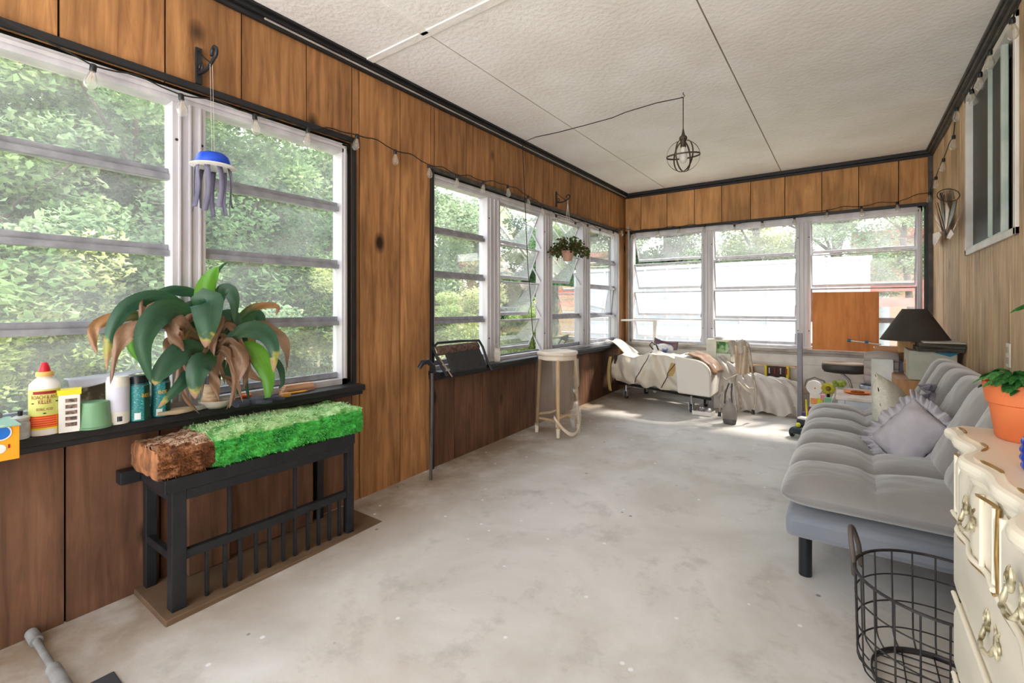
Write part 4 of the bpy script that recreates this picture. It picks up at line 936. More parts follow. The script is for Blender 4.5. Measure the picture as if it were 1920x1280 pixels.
# hanging plant
hp = onX(1059, 480, h2.x)
HP = thing('hanging_plant', 'small leafy plant in a clay coloured hanging pot under the far bracket', 'hanging plant', (h2.x, h2.y, hp.z))
c = Vector((h2.x, h2.y, hp.z-.035))
mb = MB(); mb.lathe([(.001,0),(.036,0),(.048,.07),(.052,.07),(.052,.082),(.046,.082),(.044,.07),(.001,.068)], c, 28); mb.build('pot', mk('pale clay', (196,156,136), (176,136,116), rough=.7), HP, smooth=True)
mb = MB(); r = random.Random(3)
for i in range(760):
    a = r.uniform(0, 6.28); rr = r.uniform(.01, .17); d = c+Vector((cos(a)*rr, sin(a)*rr, .085+r.uniform(-.01, .11)*(1-rr/.24)+(-.7*max(0, rr-.10))+r.uniform(-.025, .035)))
    s = r.uniform(.018, .034); n_ = Vector((r.gauss(0,1), r.gauss(0,1), r.gauss(.2,.6))).normalized(); t_ = Vector((cos(a), sin(a), -.5+r.gauss(0,.4))).normalized(); b_ = t_.cross(n_).normalized()*s*.42
    mb.add([d, d+t_*s*.4+b_, d+t_*s, d+t_*s*.4-b_], [(0,1,2), (0,2,3)], 0 if r.random() < .62 else 1)
mb.build('foliage', [leaf_mat('hanging leaf', (62,80,46), (92,106,58), tl=.3), leaf_mat('bronze leaf', (108,84,62), (84,68,50), tl=.3)], HP)
mb = MB()
for i in range(26):
    a = r.uniform(0, 6.28); rr = r.uniform(.08, .16); mb.tube([c+Vector((0, 0, .07)), c+Vector((cos(a)*rr*.5, sin(a)*rr*.5, .13)), c+Vector((cos(a)*rr, sin(a)*rr, .09))], .0016, 5)
mb.build('stems', leaf_mat('stem', (96,96,50), (110,84,50)), HP)
mb = MB()
for k in range(3): a = k*2.09; mb.tube([c+Vector((cos(a)*.05, sin(a)*.05, .08)), (h2.x, h2.y, h2.z-.03)], .0014, 5)
mb.tube([(h2.x, h2.y, h2.z-.035), (h2.x, h2.y, h2.z+.005)], .002, 6); mb.build('hanger', mk('white hanger', (224,222,216)), HP); place(HP)

# ---------------------------------------------------------------- string lights
BL = [(174,140),(340,195),(478,233),(577,258),(669,270),(741,299),(804,326),(857,345),(906,357),(952,364),(990,383),(1016,401),(1043,417),(1079,430),(1102,434),(1125,442),(1150,446),(1165,440)]
BB = [(1189,441),(1233.6,435.6),(1273,431),(1321,427.6),(1377,427),(1429,420),(1489.5,412.7),(1550.6,400),(1615,393),(1682,385),(1743,367)]
BRt = [(1755,341),(1769,307),(1788,264),(1793.6,211),(1822.5,185.6),(1837.5,154),(1856,112.5),(1898,52)]
sk = [onX(px, py-17*min(1, 1.9*((1590-px)/1590)+.18), XL+.036) for px, py in BL]+[onY(px, py-6, YB-.035) for px, py in BB]+[onX(px, py-9-8*(px > 1800), XR-.045) for px, py in BRt]
SL = thing('string_lights', 'string of clear teardrop bulbs on black wire running along all three walls', 'string lights', tuple(sk[0]))
cord = [Vector((XL+.03, -1.0, Z2+.06)), Vector((XL+.03, -.3, Z2+.10)), Vector((XL+.03, .1, Z2+.055))]
cable = []
allp = [Vector((XL+.03, .02, Z2+.055))]+sk+[Vector((XR-.04, 1.4, ZC-.07))]
for a, b in zip(allp[:-1], allp[1:]):
    L_ = (b-a).length
    for k in range(8):
        t = k/8; p = a.lerp(b, t)+Vector((0, 0, .012*sin(pi*t)*(1 if L_ < .4 else 2)+.006*sin(t*9+L_*40)*sin(pi*t))); cable.append(p)
cable.append(allp[-1]); mb = MB(); mb.tube(cable, .0028, 6); mb.build('cable', mk('black cable', (30,28,28)), SL, smooth=True)
bulbg = glass_mat('bulb glass', .16, (.97,.96,.94))
bm0 = MB(); bm0.lathe([(.006,0),(.008,-.008),(.015,-.028),(.0185,-.043),(.016,-.056),(.009,-.064),(.0005,-.067)], n=20); tmp = bm0.build('bulb', bulbg, SL, smooth=True)
s0 = MB(); s0.lathe([(.0005,.018),(.008,.018),(.0092,.012),(.0092,-.004),(.007,-.006),(.0005,-.006)], n=14); ts = s0.build('socket', M['black'], tmp, smooth=True)
f0 = MB()
f0.tube([(0, 0, -.006), (0, 0, -.03)], .0016, 5)
for k in range(4): a = k*pi/2; f0.tube([(cos(a)*.002, sin(a)*.002, -.02), (cos(a)*.007, sin(a)*.007, -.034), (cos(a)*.004, sin(a)*.004, -.048)], .0005, 4)
tf = f0.build('filament', mk('filament', (196,170,120), rough=.3), tmp)
for i, p in enumerate(sk):
    if i == 0: o = tmp
    else:
        o = tmp.copy(); col.objects.link(o)
        for c_ in (ts, tf): d = c_.copy(); col.objects.link(d); d.parent = o
    o.parent = SL; o.location = p+Vector((0, 0, -.014))-SL.location
    o.rotation_euler = (R.uniform(-.15, .15), R.uniform(-.12, .12), R.uniform(0, 6))
SL_cable = [c_ for c_ in kids(SL) if c_.name.startswith('cable')][0]; SL_cable.location = -SL.location

# ---------------------------------------------------------------- pendant lamp with its loose flex
pc = onZ(1281, 173, ZC); cz = onY(1282, 292, pc.y).z
PL = thing('pendant_lamp', 'round iron cage pendant with a white bulb hanging from a ceiling hook', 'lamp', tuple(pc))
iron = mk('weathered iron', (92,82,70), (62,55,48), rough=.55, metal=.4, scale=30)
c = Vector((pc.x, pc.y, cz)); rad = .092
for k, (ax, an) in enumerate((('Z', .35), ('Z', .35+pi/3), ('Z', .35+2*pi/3))):
    mb = MB(); n = 40; rot = Matrix.Rotation(an, 3, 'Z'); ri, hw = rad-.0012, .0045
    vs = []; fs = []
    for i in range(n):
        t = 2*pi*i/n
        for rr, ww in ((ri, -hw), (ri, hw), (rad, hw), (rad, -hw)): vs.append(c+rot @ Vector((cos(t)*rr, ww, sin(t)*rr)))
    for i in range(n):
        for q in range(4): fs.append((i*4+q, i*4+(q+1) % 4, ((i+1) % n)*4+(q+1) % 4, ((i+1) % n)*4+q))
    mb.add(vs, fs); mb.build('cage_hoop', iron, PL, smooth=True)
mb = MB(); rot = Matrix.Rotation(.12, 3, 'X'); vs = []; fs = []; n = 40
for i in range(n):
    t = 2*pi*i/n
    for rr, ww in ((rad, -.0045), (rad, .0045), (rad+.0018, .0045), (rad+.0018, -.0045)): vs.append(c+rot @ Vector((cos(t)*rr, sin(t)*rr, ww)))
for i in range(n):
    for q in range(4): fs.append((i*4+q, i*4+(q+1) % 4, ((i+1) % n)*4+(q+1) % 4, ((i+1) % n)*4+q))
mb.add(vs, fs); mb.build('cage_hoop', iron, PL, smooth=True)
mb = MB(); mb.lathe([(.004,.155),(.008,.13),(.012,.118),(.020,.112),(.023,.100),(.020,.094),(.016,.090),(.016,.05),(.001,.05)], c, 24); mb.build('socket', iron, PL, smooth=True)
mb = MB(); mb.lathe([(.011,.052),(.013,.045),(.018,.02),(.023,-.008),(.022,-.024),(.014,-.038),(.001,-.043)], c, 24); mb.build('bulb', mk('white bulb', (244,242,238), rough=.25), PL, smooth=True)
mb = MB(); mb.tube([c+Vector((0, 0, .15)), (pc.x, pc.y, ZC-.03)], .0028, 6); mb.build('cord', mk('brown flex', (58,50,46)), PL)
mb = MB(); mb.tube([(pc.x, pc.y, ZC), (pc.x, pc.y, ZC-.012), (pc.x+.008, pc.y, ZC-.022), (pc.x, pc.y, ZC-.034), (pc.x-.008, pc.y, ZC-.024)], .0022, 6); mb.build('ceiling_hook', darkmetal, PL, smooth=True); place(PL)
w0 = onX(980, 258, XL+.055); w0.z = ZC-.028
run = [Vector((pc.x, pc.y, ZC-.03))]
for px, py in ((1240, 193), (1190, 210), (1165, 221), (1110, 236), (1060, 248), (1010, 257)):
    t = (1281-px)/(1281-980); run.append(Vector((pc.x, pc.y, 0)).lerp(Vector((w0.x, w0.y, 0)), t)+Vector((0, 0, onD(px, py, onD(0,0,1) and ((-ST)*(pc.x+(w0.x-pc.x)*t)+CT*(pc.y+(w0.y-pc.y)*t))).z)))
run.append(w0)
for px, py in ((981, 300), (984, 372), (987, 440), (990, 506), (995, 560), (998, 610), (1002, 655)): run.append(onX(px, py, XL+.045))
mb = MB(); mb.tube(run, .003, 6); tag(mb.build('power_cable', mk('dark flex', (36,34,34)), smooth=True), 'thin black cable swagged from the pendant hook and hanging down the far left window', 'cable')

# ---------------------------------------------------------------- folded chair on the far sill
fc = thing('folding_chair', 'folded black fabric lawn chair propped against the first bay of the far window', 'chair', (XL+.1, yL(860), Z1))
fab = mk('black sling fabric', (50,50,52), (40,40,42), rough=.8, scale=60); pipe = mk('black tube', (34,36,42), rough=.35); tw = mk('speckled pad', (112,84,72), (58,44,40), rough=.8, scale=50)
def Q(px, py, x): return onX(px, py, x)
a0, a1, b0, b1 = Q(828,648,-1.975), Q(893,642,-1.975), Q(846,700,-1.90), Q(913,690,-1.90)
mb = MB(); mb.grid(lambda u, v: a0.lerp(a1, u).lerp(b0.lerp(b1, u), v)+Vector((.006*sin(v*pi), 0, 0)), 8, 8); mb.build('sling', fab, fc, smooth=True, solid=.004)
L0, L1, L2, L3 = Q(812,652,-1.985), Q(820,643,-1.985), Q(898,638,-1.985), Q(915,680,-1.93)
mb = MB(); mb.tube([Q(838,705,-1.90), Q(818,668,-1.945), L0, L1, (L1+L2)/2+Vector((0,0,.004)), L2, Q(905,650,-1.97), L3, Q(922,694,-1.90)], .0085, 10); mb.build('frame', pipe, fc, smooth=True)
mb = MB(); mb.grid(lambda u, v: Q(815,650,-1.972).lerp(Q(894,641,-1.972), u).lerp(Q(819,667,-1.952).lerp(Q(898,654,-1.952), u), v)+Vector((.012*sin(v*pi), 0, 0)), 10, 6); mb.build('head_pad', tw, fc, smooth=True, solid=.006)
for p, q in ((Q(822,668,-1.955), Q(848,706,-1.895)), (Q(893,656,-1.955), Q(908,686,-1.915))):
    mb = MB(); mb.bar(p, q, .014, .006); mb.build('side_strap', mk('tan strap', (170,146,120), (120,104,88)), fc)
mb = MB(); mb.tube([Q(786,690,-1.90), Q(792,680,-1.89), Q(802,677,-1.885), Q(812,686,-1.88), Q(815,698,-1.88)], [.012, .015, .016, .014, .010], 10); mb.build('armrest', pipe, fc, smooth=True)
mb = MB(); a = Q(810,700,-1.885); mb.tube([(a.x, a.y, a.z), (a.x, a.y, .50), (a.x-.01, a.y, fz(2)+.0)], .009, 10); mb.build('leg', mk('grey tube', (88,84,82), (70,66,64), rough=.4), fc, smooth=True); place(fc)
# glass jar on sill at (930,660)
P = onZ(932, 680, SZ); j = thing('glass_jar', 'clear square glass jar beside the folded lawn chair on the far sill', 'jar', (-1.975, yL(932, -1.975), SZ))
mb = MB(); mb.lathe([(.001,0),(.027,0),(.028,.004),(.028,.07),(.022,.08),(.021,.092),(.019,.092),(.02,.08),(.025,.07),(.025,.005),(.001,.005)], n=4); mb.build('body', clearg, j, bevel=.004)
mb = MB(); mb.tube([(.02, 0, .085), (.03, 0, .10), (.0, 0, .125), (-.03, 0, .10), (-.02, 0, .085)], .002, 6); mb.build('handle', metal, j, smooth=True)
mb = MB(); mb.box(-1.985, -1.93, yL(1000), yL(1055), SZ, SZ+.018); tag(mb.build('wooden_strip', mk('raw pine', (206,176,130), (186,150,104)), bevel=.002), 'pale wooden strip lying on the far sill left of the tall stool', 'wood strip')

# ---------------------------------------------------------------- tall stool wrapped in thin film
pf = onX(1052, 700, -1.73); sy = pf.y
ts_ = thing('tall_stool', 'tall pale round seat stool with wooden legs wrapped in clear film beside the left wall', 'stool', (-1.75, sy, fz(sy)))
ivory = mk('ivory seat', (226,212,196), (212,196,178), rough=.4, scale=5); lw = mk('pale beech', (206,176,134), (182,150,110), rough=.5, scale=10, stretch=(6,6,1))
zs = onX(1052, 660, -1.75).z; c = Vector((-1.76, sy, zs)); RS = .158
mb = MB(); mb.lathe([(.001,-.018),(RS*.93,-.020),(RS,-.010),(RS*1.0,.004),(RS*.93,.014),(RS*.6,.004),(.001,-.002)], c, 8); o = mb.build('seat', ivory, ts_, smooth=True, bevel=.004)
mb = MB(); mb.lathe([(RS*.93,-.018),(RS*.93,-.048),(RS*.85,-.048)], c, 8); mb.build('apron', ivory, ts_, smooth=True)
flr = fz(sy)
for k in range(4):
    a = .55+k*pi/2; p = c+Vector((cos(a)*RS*.82, sin(a)*RS*.82, -.045)); q = Vector((c.x+cos(a)*RS*.98, c.y+sin(a)*RS*.98, flr+.02))
    mb = MB(); mb.tube([p, p.lerp(q, .5), q], [.013, .012, .010], 10); lg_ = mb.build('leg', lw, ts_, smooth=True)
    mb = MB(); mb.tube([q+Vector((0,0,.05)), q+Vector((0,0,-.016))], [.015, .013], 10); mb.build('foot', ivory, lg_, smooth=True)
for k in range(4):
    a = .55+k*pi/2; b = a+pi/2; z = flr+.11+(.03 if k % 2 else 0)
    p = Vector((c.x+cos(a)*RS*.93, c.y+sin(a)*RS*.93, z)); q = Vector((c.x+cos(b)*RS*.93, c.y+sin(b)*RS*.93, z)); m_ = (p+q)/2+(Vector((c.x, c.y, z))-(p+q)/2)*.25
    mb = MB(); mb.tube([p, m_, q], .009, 8); mb.build('stretcher', lw, ts_, smooth=True)
film = glass_mat('thin film', .12, (.98,.95,.9), hazec=(1,.93,.84))
mb = MB(); mb.grid(lambda u, v: Vector((c.x+cos(u*2*pi)*(RS*(.98+.10*v+.035*sin(u*31)*v+.05*noise.noise(Vector((cos(u*6.28)*3, sin(u*6.28)*3, v*4))))), c.y+sin(u*2*pi)*(RS*(.98+.10*v+.035*sin(u*31)*v)), zs-.04-(zs-.06-flr)*(v*.9))), 64, 20, wrapu=True); mb.build('wrapping_film', film, ts_, smooth=True)
mb = MB(); mb.grid(lambda u, v: Vector((c.x+cos(-1.2+1.8*u)*RS*1.08, c.y+sin(-1.2+1.8*u)*RS*1.08, flr+.14-.13*sin(pi*u)+.028*v)), 20, 2); mb.build('loose_band', ivory, ts_, smooth=True, solid=.004); place(ts_)

# ---------------------------------------------------------------- covered bed on castors
y0b = 4.32; bedx0, bedx1 = -1.90, -.93
bed = thing('covered_bed', 'low wheeled bed draped with a creased cream sheet in the far left corner', 'bed', (-1.4, 4.5, fz(4.5)))
cream = mk('cream sheet', (222,214,200), (208,198,180), rough=.85, scale=3, sheen=.2); cream2 = mk('smooth cream panel', (224,220,212), (216,210,200), rough=.7, scale=2)
fb = fz(4.4)
def frontline(t): return 4.40-.24*t          # the front runs slightly towards the camera at its right
def drape(u, v):
    x = bedx0+(bedx1-.22-bedx0)*u
    yf = frontline(u*.8); zt = .555+.035*noise.noise(Vector((u*5, 1, 0)))-.02*sin(u*7)-.05*max(0, 1-u*6)
    zb = .275-.02*u
    # v: 0 bottom front -> .4 top front edge -> 1 back
    folds = .022*sin(u*30+3*sin(v*3))*(1-abs(v-.2)*1.2)+.030*noise.noise(Vector((u*11+v*4, v*7, 2)))
    diag = .028*math.exp(-((u*1.35-.45-v*.8)/.05)**2)-.028*math.exp(-((u*1.0-.95+v*.9)/.05)**2)
    if v < .42:
        t = v/.42; z = zb+(zt-zb)*t; y = yf-.05*sin(pi*min(1, t*1.05))-folds-diag; z += .012*sin(u*23)*(1-t)
    else:
        t = (v-.42)/.58; z = zt+.018*noise.noise(Vector((u*9, t*5, 7)))-.10*t**3; y = yf+.02+.50*t
        z += .5*folds*(1-t)
    return Vector((x, y, z))
mb = MB(); mb.grid(drape, 110, 60); mb.build('sheet', cream, bed, smooth=True, solid=.004)
# smooth end panel with rounded corner
pts = [(bedx1-.27, .265), (bedx1, .255)]; 
for k in range(9): a = k/8*pi/2; pts.append((bedx1-.16+.16*cos(a), .44+.125*sin(a)))
pts += [(bedx1-.30, .585)]
mb = MB(); yy = frontline(1)+.01; n = len(pts)
vs = [(p[0], yy-.03-(.02*sin((p[0]-bedx1+.3)*9)), p[1]) for p in pts]+[(p[0], yy+.4, p[1]) for p in pts]
mb.add(vs, [tuple(range(n))[::-1], tuple(range(n, 2*n))]+[(i, (i+1) % n, n+(i+1) % n, n+i) for i in range(n)]); mb.build('end_panel', cream2, bed, bevel=.012, smooth=True)
piping = mk('dark piping', (84,72,60), rough=.7)
mb = MB(); pp_ = [Vector(drape(.33+.20*(1-t), .05+.5*t))+Vector((0, -.006, 0)) for t in [i/14 for i in range(15)]]
mb.tube([drape(.34+.22*t, .03+.42*t)+Vector((0, -.008, 0)) for t in [i/14 for i in range(15)]], .004, 6)
mb.tube([drape(.88-.18*t, .36-.33*t)+Vector((0, -.008, 0)) for t in [i/14 for i in range(15)]], .004, 6); mb.build('seam_piping', piping, bed, smooth=True)
mb = MB(); mb.grid(lambda u, v: drape(.80+.07*u+.03*v, .20+.16*v)+Vector((0, -.007, 0)), 6, 8); mb.build('ochre_stain_patch', mk('ochre cloth', (188,160,104), (170,140,84)), bed, smooth=True)
mb = MB(); mb.bar((bedx0+.05, frontline(0)-.0, .262), (bedx1, frontline(1)-.02, .243), .02, .022); mb.bar((bedx0+.05, frontline(0)+.4, .262), (bedx1, frontline(1)+.4, .243), .02, .022)
mb.bar((bedx0+.08, frontline(0), .25), (bedx0+.08, frontline(0)+.4, .25), .02, .02); mb.bar((bedx1-.05, frontline(1), .24), (bedx1-.05, frontline(1)+.4, .24), .02, .02); mb.build('frame', darkmetal, bed)
for x, y in ((bedx0+.12, frontline(0)+.02), (bedx0+.20, frontline(0)+.35), (bedx1-.16, frontline(1)+.0), (bedx1-.12, frontline(1)+.32)):
    mb = MB(); mb.tube([(x, y, .25), (x, y, fb+.075)], .010, 8); mb.box(x-.018, x-.012, y-.02, y+.03, fb+.03, fb+.09); mb.box(x+.012, x+.018, y-.02, y+.03, fb+.03, fb+.09)
    cs = mb.build('castor_fork', metal, bed)
    mb = MB(); mb.lathe([(.001,-.011),(.034,-.011),(.038,-.005),(.038,.005),(.034,.011),(.001,.011)], (x, y+.012, fb+.038), 20, M=Matrix.Rotation(pi/2, 3, 'Y')); mb.build('castor_wheel', mk('dark rubber', (44,42,44), (92,92,96), scale=2), cs, smooth=True)
mb = MB(); mb.box(bedx0+.02, bedx0+.035, frontline(0)-.045, frontline(0)+.25, .27, .53); mb.build('side_board', mk('dark brown board', (64,44,34)), bed, bevel=.003)
mb = MB(); mb.grid(lambda u, v: Vector((bedx0-.03+.03*u, frontline(0)-.05, .52-.34*v))+Vector((-.02*sin(v*pi), 0, 0)), 3, 14); mb.build('hanging_strap', mk('yellowed strap', (206,188,128), (190,168,104)), bed, smooth=True, solid=.004)
mb = MB(); mb.grid(lambda u, v: Vector((XL+.02+.24*u, frontline(0)+.0+.3*v, .665-.13*u**2+.012*sin(v*8+u*5))), 12, 8); mb.build('turned_back_corner', cream, bed, smooth=True, solid=.004)
mb = MB()
prev = []
for k in range(15):
    t = k/14; a = t*1.15; prev.append((bedx1-.22+.26*sin(a), frontline(1)+.02, .60-.30*(1-cos(a))*.9))
mb.grid(lambda u, v: Vector(prev[int(round(u*14))])+Vector((.01*sin(v*9), v*.34, .004*sin(u*20))), 14, 8); mb.build('leather_strap', mk('worn leather', (150,110,78), (96,74,52), rough=.6, scale=12), bed, smooth=True, solid=.008)
place(bed)
# small white appliance under the bed front
P = onZ(1317, 777, fz(4.1)+.005)
ap = thing('white_tray', 'shallow white plastic tray of small metal parts on the floor under the bed end', 'tray', (P.x, P.y+.02, fz(P.y)+.001))
mb = MB(); mb.prism([(-.075,-.05),(.075,-.05),(.085,.05),(-.085,.05)], 0, .006); 
for a, b in (((-.075,-.05),(.075,-.05)), ((.075,-.05),(.085,.05)), ((-.085,.05),(-.075,-.05))): mb.bar((a[0],a[1],.017), (b[0],b[1],.017), .005, .034)
mb.build('tray', M['white'], ap, bevel=.002)
for k in range(5):
    mb = MB(); q = (-.05+.025*k, .0+.015*(k % 2), .03+.012*(k % 3)); mb.lathe([(.012,-.006),(.017,-.004),(.017,.004),(.012,.006)], q, 14, M=Matrix.Rotation(.8+k, 3, 'X')); mb.build('metal_ring', metal, ap, smooth=True, solid=.002)
# things on the bed
q = onY(1247, 652, 4.62)
mg = thing('magazine', 'dark red and blue magazine leaning on clutter on top of the bed', 'magazine', (q.x, 4.62, .56), rz=-.1)
mb = MB(); mb.grid(lambda u, v: Vector((-.12+.24*u, .03*v, .07+.075*v-.035*u-.02*sin(u*pi)+.0)), 14, 3); mb.build('cover', mk('magazine print', (120,84,86), (66,70,96), rough=.35, scale=14), mg, smooth=True, solid=.008)
sb2 = thing('striped_bag', 'blue and white bag with dark handle under the magazine on the bed', 'bag', (q.x-.01, 4.60, .56))
mb = MB(); mb.grid(lambda u, v: (Vector((cos(u*2*pi)*.10*sin(v*pi), sin(u*2*pi)*.045*sin(v*pi), -.045*cos(v*pi)+.045-.0)))+Vector((0,0,.008*noise.noise(Vector((u*9, v*7, 0))))), 24, 12, wrapu=True); mb.build('bag', mk('blue white cloth', (226,224,224), (90,110,160), rough=.8, scale=9, lo=.5, hi=.6), sb2, smooth=True)
mb = MB(); mb.tube([(-.09, -.03, .03), (-.125, -.035, .075), (-.10, -.04, .105), (-.055, -.04, .075), (-.035, -.045, .03)], .007, 8); mb.build('handle', M['black'], sb2, smooth=True)
q0 = onY(1325, 640, 4.72)
fm = thing('leaf_picture', 'cream box frame around a green leaf picture standing behind the bed', 'picture', (q0.x+.1, 4.72, .5))
x0, x1, zt, zb = onY(1325,640,4.72).x, onY(1377,640,4.72).x, onY(1350,636,4.72).z, .50
mb = MB(); mb.box(x0, x0+.09, 4.70, 4.80, zb, zt); mb.box(x1-.03, x1, 4.70, 4.80, zb, zt); mb.box(x0+.09, x1-.03, 4.70, 4.80, zt-.02, zt); mb.box(x0+.09, x1-.03, 4.70, 4.80, zb, zt-.13); mb.build('frame', mk('cream board', (230,228,214)), fm, bevel=.003)
mb = MB(); mb.box(x0+.09, x1-.03, 4.745, 4.75, zt-.14, zt-.02); mb.build('picture', mk('leaf print', (62,120,60), (176,206,160), scale=22, rough=.6, lo=.42, hi=.58), fm)
mb = MB(); mb.ball(((x0+x1)/2-.02, 4.74, zt+.012), .05, 8, sc=(1, .6, .26)); mb.build('rolled_cloth', mk('white cloth', (224,224,222)), fm, smooth=True); place(fm)

# walker with cloth bag
wx, wy = onY(1385, 700, 4.12).x, 4.12
wk = thing('walker', 'bent metal tube walker hung with cream cloth beside the end of the bed', 'walker', (wx, wy, fz(wy)))
tube_m = mk('champagne tube', (196,186,172), (150,136,120), rough=.35, metal=.4, scale=20)
def W(px, py, y=wy): return onY(px, py, y)
frames = [[W(1362,660), W(1375,648), W(1392,637), W(1403,645), W(1407,670), W(1411,700), W(1418,730), W(1417,755), W(1412,772)],
          [W(1380,660), W(1392,668), W(1383,690), W(1378,712), W(1386,740), W(1390,765,4.3)],
          [W(1346,742), W(1365,728), W(1385,716), W(1390,722), W(1408,740)],
          [W(1355,720), W(1352,745), W(1349,776)], [W(1366,716), W(1360,740), W(1363,775,4.2)],
          [W(1395,720), W(1404,728), W(1415,728)], [W(1352,702,4.05), W(1362,712,4.05), W(1385,700,4.05)]]
for k, f_ in enumerate(frames): mb = MB(); mb.tube(f_, .008 if k < 2 else .006, 8); mb.build('tube', tube_m, wk, smooth=True)
for px, py in ((1412, 773), (1349, 777), (1363, 778)):
    p = onZ(px, py, fz(4.1)+.02); mb = MB(); mb.lathe([(.001,-.018),(.014,-.018),(.011,.018),(.001,.018)], W(px, py-1), 10); mb.build('foot', M['black'], wk, smooth=True)
mb = MB(); cl = [W(1378,645), W(1402,648), W(1406,700), W(1382,702)]
mb.grid(lambda u, v: cl[0].lerp(cl[1], u).lerp(cl[3].lerp(cl[2], u), v)+Vector((0, -.03-.025*sin(u*9+v*3), 0)), 20, 20); mb.build('cloth', mk('beige cloth', (222,206,184), (176,150,124), rough=.8, scale=6), wk, smooth=True, solid=.003)
mb = MB(); cl2 = [W(1368,640), W(1398,638), W(1402,655), W(1374,668)]
mb.grid(lambda u, v: cl2[0].lerp(cl2[1], u).lerp(cl2[3].lerp(cl2[2], u), v)+Vector((0, -.05-.02*sin(u*11), .012*sin(u*7))), 16, 12); mb.build('hood', mk('grey cloth', (170,160,148), (200,190,176), rough=.8), wk, smooth=True, solid=.004)
place(wk)
# grey pouch
pc_ = W(1368, 778, 3.98); gb_ = thing('grey_pouch', 'slack grey fabric pouch with long straps hanging from the walker tubes', 'bag', (pc_.x, 3.98, pc_.z))
mb = MB(); mb.lathe([(.001,-.095),(.028,-.088),(.044,-.06),(.052,-.03),(.056,.02),(.048,.065),(.030,.10),(.012,.13),(.001,.135)], (0,0,.0), 24, sy=.6); mb.build('pouch', mk('grey nylon', (150,144,138), (110,104,100), rough=.5, scale=4), gb_, smooth=True)
mb = MB(); mb.lathe([(.001,-.098),(.030,-.090),(.046,-.062),(.052,-.03),(.050,-.028),(.001,-.03)], (0,0,.0), 24, sy=.62); mb.build('dark_base', mk('dark nylon', (88,84,82), rough=.5), gb_, smooth=True)
for s in (-.035, -.01, .02, .045):
    mb = MB(); mb.tube([(s, -.01, .09), (s*.8-.004, 0, .17), (s*.4+.004, .03, .245)], .0055, 6); mb.build('strap', mk('dark strap', (66,62,62)) if s in (-.035, .02) else mk('pale strap', (190,184,176)), gb_, smooth=True)
# tall heap of plastic-wrapped stuff behind walker
heap = mk('plastic sheeting', (212,206,200), (186,178,170), rough=.3, spec=.6, scale=3)
hx0, hx1 = onY(1352, 700, 4.75).x, xB(1500, 4.62)
def heapf(u, v):
    x = hx0+(hx1-hx0)*u; h = (.43-.09*u if u > .33 else .43+.10*(1-u*3))-.0; h = h-.0
    t = v; z = fz(4.5)+(h-.1)*(1-abs(2*t-1)**3); y = 4.45+.46*t
    wr = .035*noise.noise(Vector((u*7+v*9, v*5, 4)))+.022*abs(sin(u*19+v*13+2*noise.noise(Vector((u*3, v*3, 1)))))
    return Vector((x, y-wr*(1-t), max(fz(y)+.001, z+wr)))
mb = MB(); mb.grid(heapf, 90, 40); tag(mb.build('plastic_sheeting', heap, smooth=True), 'crumpled grey translucent sheeting heaped on the floor below the middle back window', 'sheeting')
# yellow ended tool crate
ca, cb_ = onY(1435, 685, 4.90), onY(1480, 707, 4.90)
tcx = thing('tool_crate', 'black crate of small tools with yellow ends below the middle back window', 'crate', ((ca.x+cb_.x)/2, 4.9, .30))
yl = mk('yellow plastic', (232,204,30), rough=.4)
mb = MB(); mb.box(ca.x+.02, cb_.x-.02, 4.85, 4.97, .02+fz(5), ca.z); mb.build('crate', mk('dark crate contents', (48,34,30), (98,50,34), scale=24, lo=.5, hi=.62), tcx, bevel=.004)
for xx in (ca.x, cb_.x-.02): mb = MB(); mb.box(xx, xx+.02, 4.845, 4.975, .02+fz(5), ca.z+.006); mb.build('end_cap', yl, tcx, bevel=.003)
for k in range(4): mb = MB(); xx = ca.x+.04+k*.045; mb.tube([(xx, 4.845, cb_.z+.03), (xx, 4.845, ca.z-.01)], .007, 8); mb.build('tool_handle', (metal, mk('rust handle', (150,60,34)), metal, mk('red handle b', (176,60,40)))[k], tcx, smooth=True)
place(tcx)
ca, cb_ = onY(1397, 688, 4.88), onY(1412, 707, 4.88)
mb = MB(); mb.box(ca.x, cb_.x, 4.86, 4.95, .12, ca.z); tag(mb.build('amber_box', mk('amber carton', (214,160,50), (120,76,30), scale=20), bevel=.003), 'small amber and brown carton behind the walker cloth', 'box')
mb = MB(); mb.box(onY(1395,660,4.93).x, onY(1492,660,4.93).x, 4.91, 4.97, .46, .475); tag(mb.build('pink_shelf', mk('peach board', (236,204,180)), bevel=.002), 'narrow peach coloured ledge under the middle back window', 'shelf')
# tall white post lamp / stand in the corner by back left window
a = onY(1168, 600, 4.86); b = onY(1235, 602, 4.86)
mb = MB(); mb.box(a.x, b.x, 4.80, 4.90, a.z-.008, a.z+.010); fs_ = thing('white_shelf', 'small white plank shelf in the left corner of the back window', 'shelf', ((a.x+b.x)/2, 4.85, a.z)); mb.build('board', M['white'], fs_, bevel=.002)
mb = MB(); x = onY(1228, 640, 4.85).x; mb.box(x-.016, x+.016, 4.835, 4.865, fz(5), a.z-.008); mb.build('post', M['white'], fs_, bevel=.002); place(fs_)

# grey post in front of the back window
p = onZ(1500, 784, fz(4.45)); mb = MB(); mb.box(p.x-.018, p.x+.018, p.y-.018, p.y+.018, fz(4.45)-.002, .80); 
tag(mb.build('grey_post', mk('grey metal post', (134,130,136), (104,102,110), rough=.4, metal=.3, scale=8, stretch=(1,1,.3)), bevel=.003), 'upright grey metal post on the floor before the back window post', 'post')

